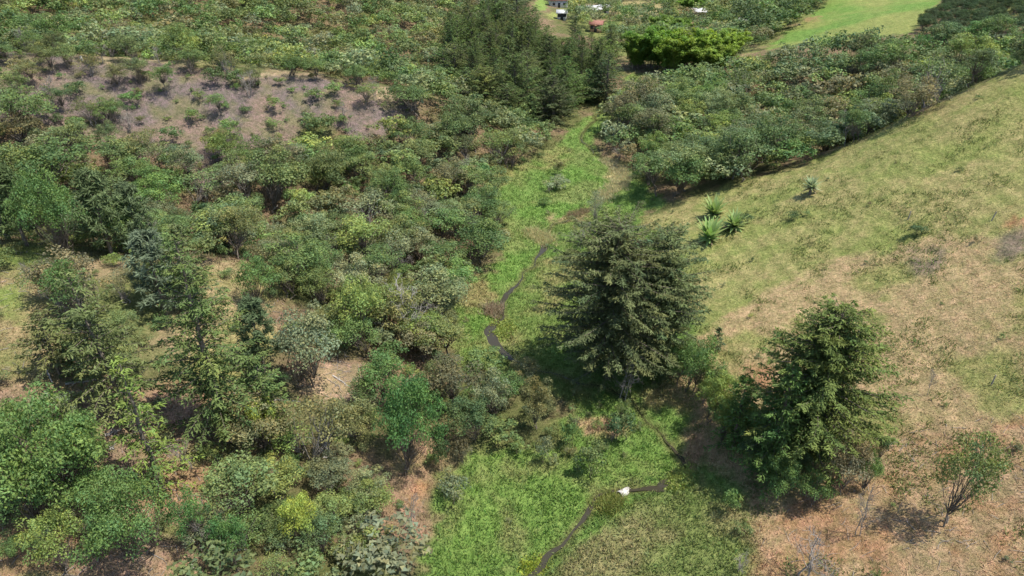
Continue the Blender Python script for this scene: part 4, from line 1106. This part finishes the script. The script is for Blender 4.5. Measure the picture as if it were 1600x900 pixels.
# the bank grass that overhangs the stream
pe = []
for sgn in (-1, 1):
    n = len(tt)
    for q in range(4):
        o_ = wid + r.uniform(-.06, .4, n)
        pe.append(np.c_[sx + sgn * nxv * o_ + r.normal(size=n) * .2, sy + sgn * nyv * o_ + r.normal(size=n) * .2, sz])
pe = np.concatenate(pe)
pe = pe[np.tile(wid < .33, 8)]
blades(pe, 3, r.uniform(.12, .36, len(pe)), .06, .10, .35, colour=(.23, .25, .095), name='bank_grass', label='longer grass hanging over the stream banks', up=1.0)
# stands of straw-coloured reeds and floating leaves
def stand(pxs, rad, n, h, w, colour, name, label, cat, up=1.4):
    pts = []
    if len(pxs) > 1: pxs = [(np.interp(f_, range(len(pxs)), [c_[0] for c_ in pxs]), np.interp(f_, range(len(pxs)), [c_[1] for c_ in pxs])) for f_ in np.linspace(0, len(pxs) - 1, len(pxs) * 3)]
    for (a, b) in pxs:
        g = ground_at(a, b); q = np.c_[g[0] + r.normal(size=n) * rad, g[1] + r.normal(size=n) * rad, np.zeros(n)]
        pts.append(q)
    pts = np.concatenate(pts); pts[:, 2] = grid_h(pts[:, 0], pts[:, 1])
    o_ = blades(pts, 5, r.uniform(h * .6, h, len(pts)), w, .12, .2, colour=colour, name=name, up=up)
    del o_['kind']; o_['label'] = label; o_['category'] = cat
stand([(838, 366), (848, 372), (856, 382), (828, 364)], .7, 70, .9, .06, (.48, .45, .23), 'reed_bed', 'pale straw reeds curving round the bend of the stream', 'reeds')
stand([(766, 488), (774, 482), (768, 494)], .5, 40, 1.0, .06, (.36, .29, .19), 'reed_bed', 'brown reeds above the dark pool', 'reeds')
stand([(940, 312), (952, 302), (962, 292), (970, 284), (976, 276)], .9, 80, .7, .07, (.52, .48, .27), 'reed_bed', 'straw reeds along the stream in the upper marsh', 'reeds')
stand([(972, 270), (962, 262), (948, 252)], .8, 70, .6, .07, (.50, .46, .27), 'reed_bed', 'straw reeds at the head of the upper marsh', 'reeds')
stand([(890, 340), (902, 336), (915, 331)], .5, 50, .5, .06, (.30, .24, .14), 'reed_bed', 'low tan reeds on the stream below the spindly pale tree', 'reeds')
stand([(945, 796), (952, 788), (960, 784)], .5, 70, .7, .06, (.27, .30, .09), 'reed_bed', 'yellowish reeds beside the white pipe', 'reeds')
stand([(782, 516), (786, 524), (790, 508), (780, 508)], .6, 60, .3, .24, (.30, .36, .10), 'water_plants', 'yellow-green water plants on the dark pool', 'water plants', .5)
stand([(838, 884), (825, 889), (848, 880)], .35, 60, .25, .18, (.30, .36, .06), 'water_plants', 'yellow floating plants at the bottom bend', 'water plants', .5)
stand([(1058, 752), (1066, 745), (1050, 760), (1072, 740)], .4, 60, .4, .2, (.28, .34, .10), 'water_plants', 'pale leafy plants at the stream bend right of the white pipe', 'water plants', .6)
# crop rows beyond the right-hand wood
pts = []
for k_ in range(5):
    for a in np.arange(1436, 1690, 5):
        g = ground_at(a, 66 - k_ * 2); pts.append(g)
blades(np.array(pts), 7, .9, .3, .3, .2, colour=(.10, .22, .07), name='crop_rows', label='rows of bright leafy crop below the orchard', up=1.0)
# ------------------------------------------------------------------ small things
# half-buried white pipe
g0 = ground_at(976, 774)
V, Fq = [], []
k_ = 18; Lp, ro, ri = 1.35, .37, .31
for (xx, rr) in ((0, ri), (0, ro), (Lp, ro), (Lp, .02), (.9, ri), ):
    for j in range(k_):
        a = j * 2 * math.pi / k_; V.append((xx, math.cos(a) * rr, math.sin(a) * rr * .82))
for (u, v_) in ((0, 1), (1, 2), (2, 3), (4, 0)):
    for j in range(k_): Fq.append([u * k_ + j, u * k_ + (j + 1) % k_, v_ * k_ + (j + 1) % k_, v_ * k_ + j])
PIPE = noise_mat('weathered_white_pipe', (.34, .31, .27), (.58, .56, .53), 3, .6, .05)
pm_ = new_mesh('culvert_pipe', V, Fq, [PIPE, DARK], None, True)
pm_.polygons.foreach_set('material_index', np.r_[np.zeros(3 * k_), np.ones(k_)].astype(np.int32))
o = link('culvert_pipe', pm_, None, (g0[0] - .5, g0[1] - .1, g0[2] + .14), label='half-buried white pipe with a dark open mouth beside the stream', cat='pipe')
o.rotation_euler = (0, .26, R_(42))
# white marker on the ridge
g0 = ground_at(128, 95)
g = Geo(); n = 9; zz = np.linspace(-.2, .8, n)
g.tube(np.c_[np.zeros((n, 2)), zz], [.2, .21, .23, .24, .24, .22, .2, .13, .02], 12)
link('ridge_marker', g.mesh('ridge_marker', WHITE, False, True), None, tuple(g0), label='small white marker on the ridge path above the bare slope', cat='marker')
# fence posts
for (bx, by, ty, lab) in [(1419, 345, 334, 'fence post beside the dark shrub on the pasture'), (1549, 348, 338, 'leaning fence post near the scuffed soil at the right edge'), (1549, 603, 594, 'short fence post standing on the dry lower pasture')]:
    p, H, _ = size_at(bx, by, ty, 2)
    g = Geo(); g.tube([(0, 0, -.3), (.01, 0, .4), (.03, .02, max(H, 1.1))], [.06, .06, .05], 6); g.tube([(.03, .02, max(H, 1.1)), (.03, .02, max(H, 1.1) + .01)], [.05, .001], 6)
    o = link('fence_post', g.mesh('fence_post', GREYBARK, False), None, tuple(p), label=lab, cat='fence post', group='fence posts on the pasture')
    o.rotation_euler = (0, .14 if bx > 1500 and by < 400 else .02, 0)
# fallen wood
for (a, b, c, d, rad, mt, lab) in [(103, 601, 152, 596, .13, PALEBARK, 'bleached fallen trunk below the ragged cypress'), (70, 575, 84, 602, .08, PALEBARK, 'pale fallen bough leaning by the ragged cypress'), (164, 683, 190, 674, .16, GREYBARK, 'grey stump log at the foot of the leaning cypress'),
                                   (505, 716, 545, 722, .07, PALEBARK, 'white dead branch under the bronze tree'), (408, 626, 470, 630, .09, GREYBARK, 'grey log lying across the brushwood clearing'), (520, 588, 548, 606, .07, PALEBARK, 'pale dead branch in the brushwood clearing'),
                                   (172, 703, 180, 706, .12, PALEBARK, 'short white log piece in the bottom clearing'), (298, 884, 306, 892, .06, GREYBARK, 'thin grey stick at the bottom of the clearing'), (1385, 697, 1410, 690, .04, PALEBARK, 'pale fallen twig right of the tiny flat-topped tree'), (688, 700, 692, 676, .05, PALEBARK, 'bleached leaning stick above the orange soil')]:
    A, B = ground_at(a, b), ground_at(c, d)
    A[2] += rad * .6; B[2] += rad * .8
    rr = np.random.default_rng(a)
    M = bend(A - A, B - A, 6, rr, .05)
    g = Geo(); g.tube(M, np.linspace(rad, rad * .5, 6), 7)
    for q in range(4):
        p0 = M[1 + q]; e = p0 + unit(rr.normal(size=3) + np.array([0, 0, .8])) * rad * rr.uniform(4, 9)
        g.tube(np.array([p0, (p0 + e) / 2 + rr.normal(size=3) * .03, e]), [rad * .35, rad * .25, rad * .1], 4)
    link('fallen_branch' if rad < .1 else 'fallen_log', g.mesh('fallen_log', mt, False), None, tuple(A), label=lab, cat='fallen log')
# twig litter
V = Geo(); r2 = np.random.default_rng(6)
for (poly, n, ym) in ((CLEAR, 260, 90), (CLEAR2, 120, 90), (TERRACE, 120, 90), (TERRACE2, 80, 90), (REDDRY, 200, 60), (SPARSE_L, 80, 80)):
    for p in sample(poly, n, ym, 60 + n):
        a = r2.uniform(0, 6.28); L = r2.uniform(.3, 1.3); rr = r2.uniform(.012, .03)
        e = np.array([p[0] + math.cos(a) * L, p[1] + math.sin(a) * L, 0]); e[2] = grid_h(e[0], e[1]) + .04
        V.tube(np.array([p + [0, 0, .05], (p + e) / 2 + [r2.normal() * .05, r2.normal() * .05, .08], e]), [rr, rr * .8, rr * .4], 3)
link('brushwood', V.mesh('brushwood', GREYBARK, False), kind='stuff', label='dead twigs and brushwood strewn over the clearings')
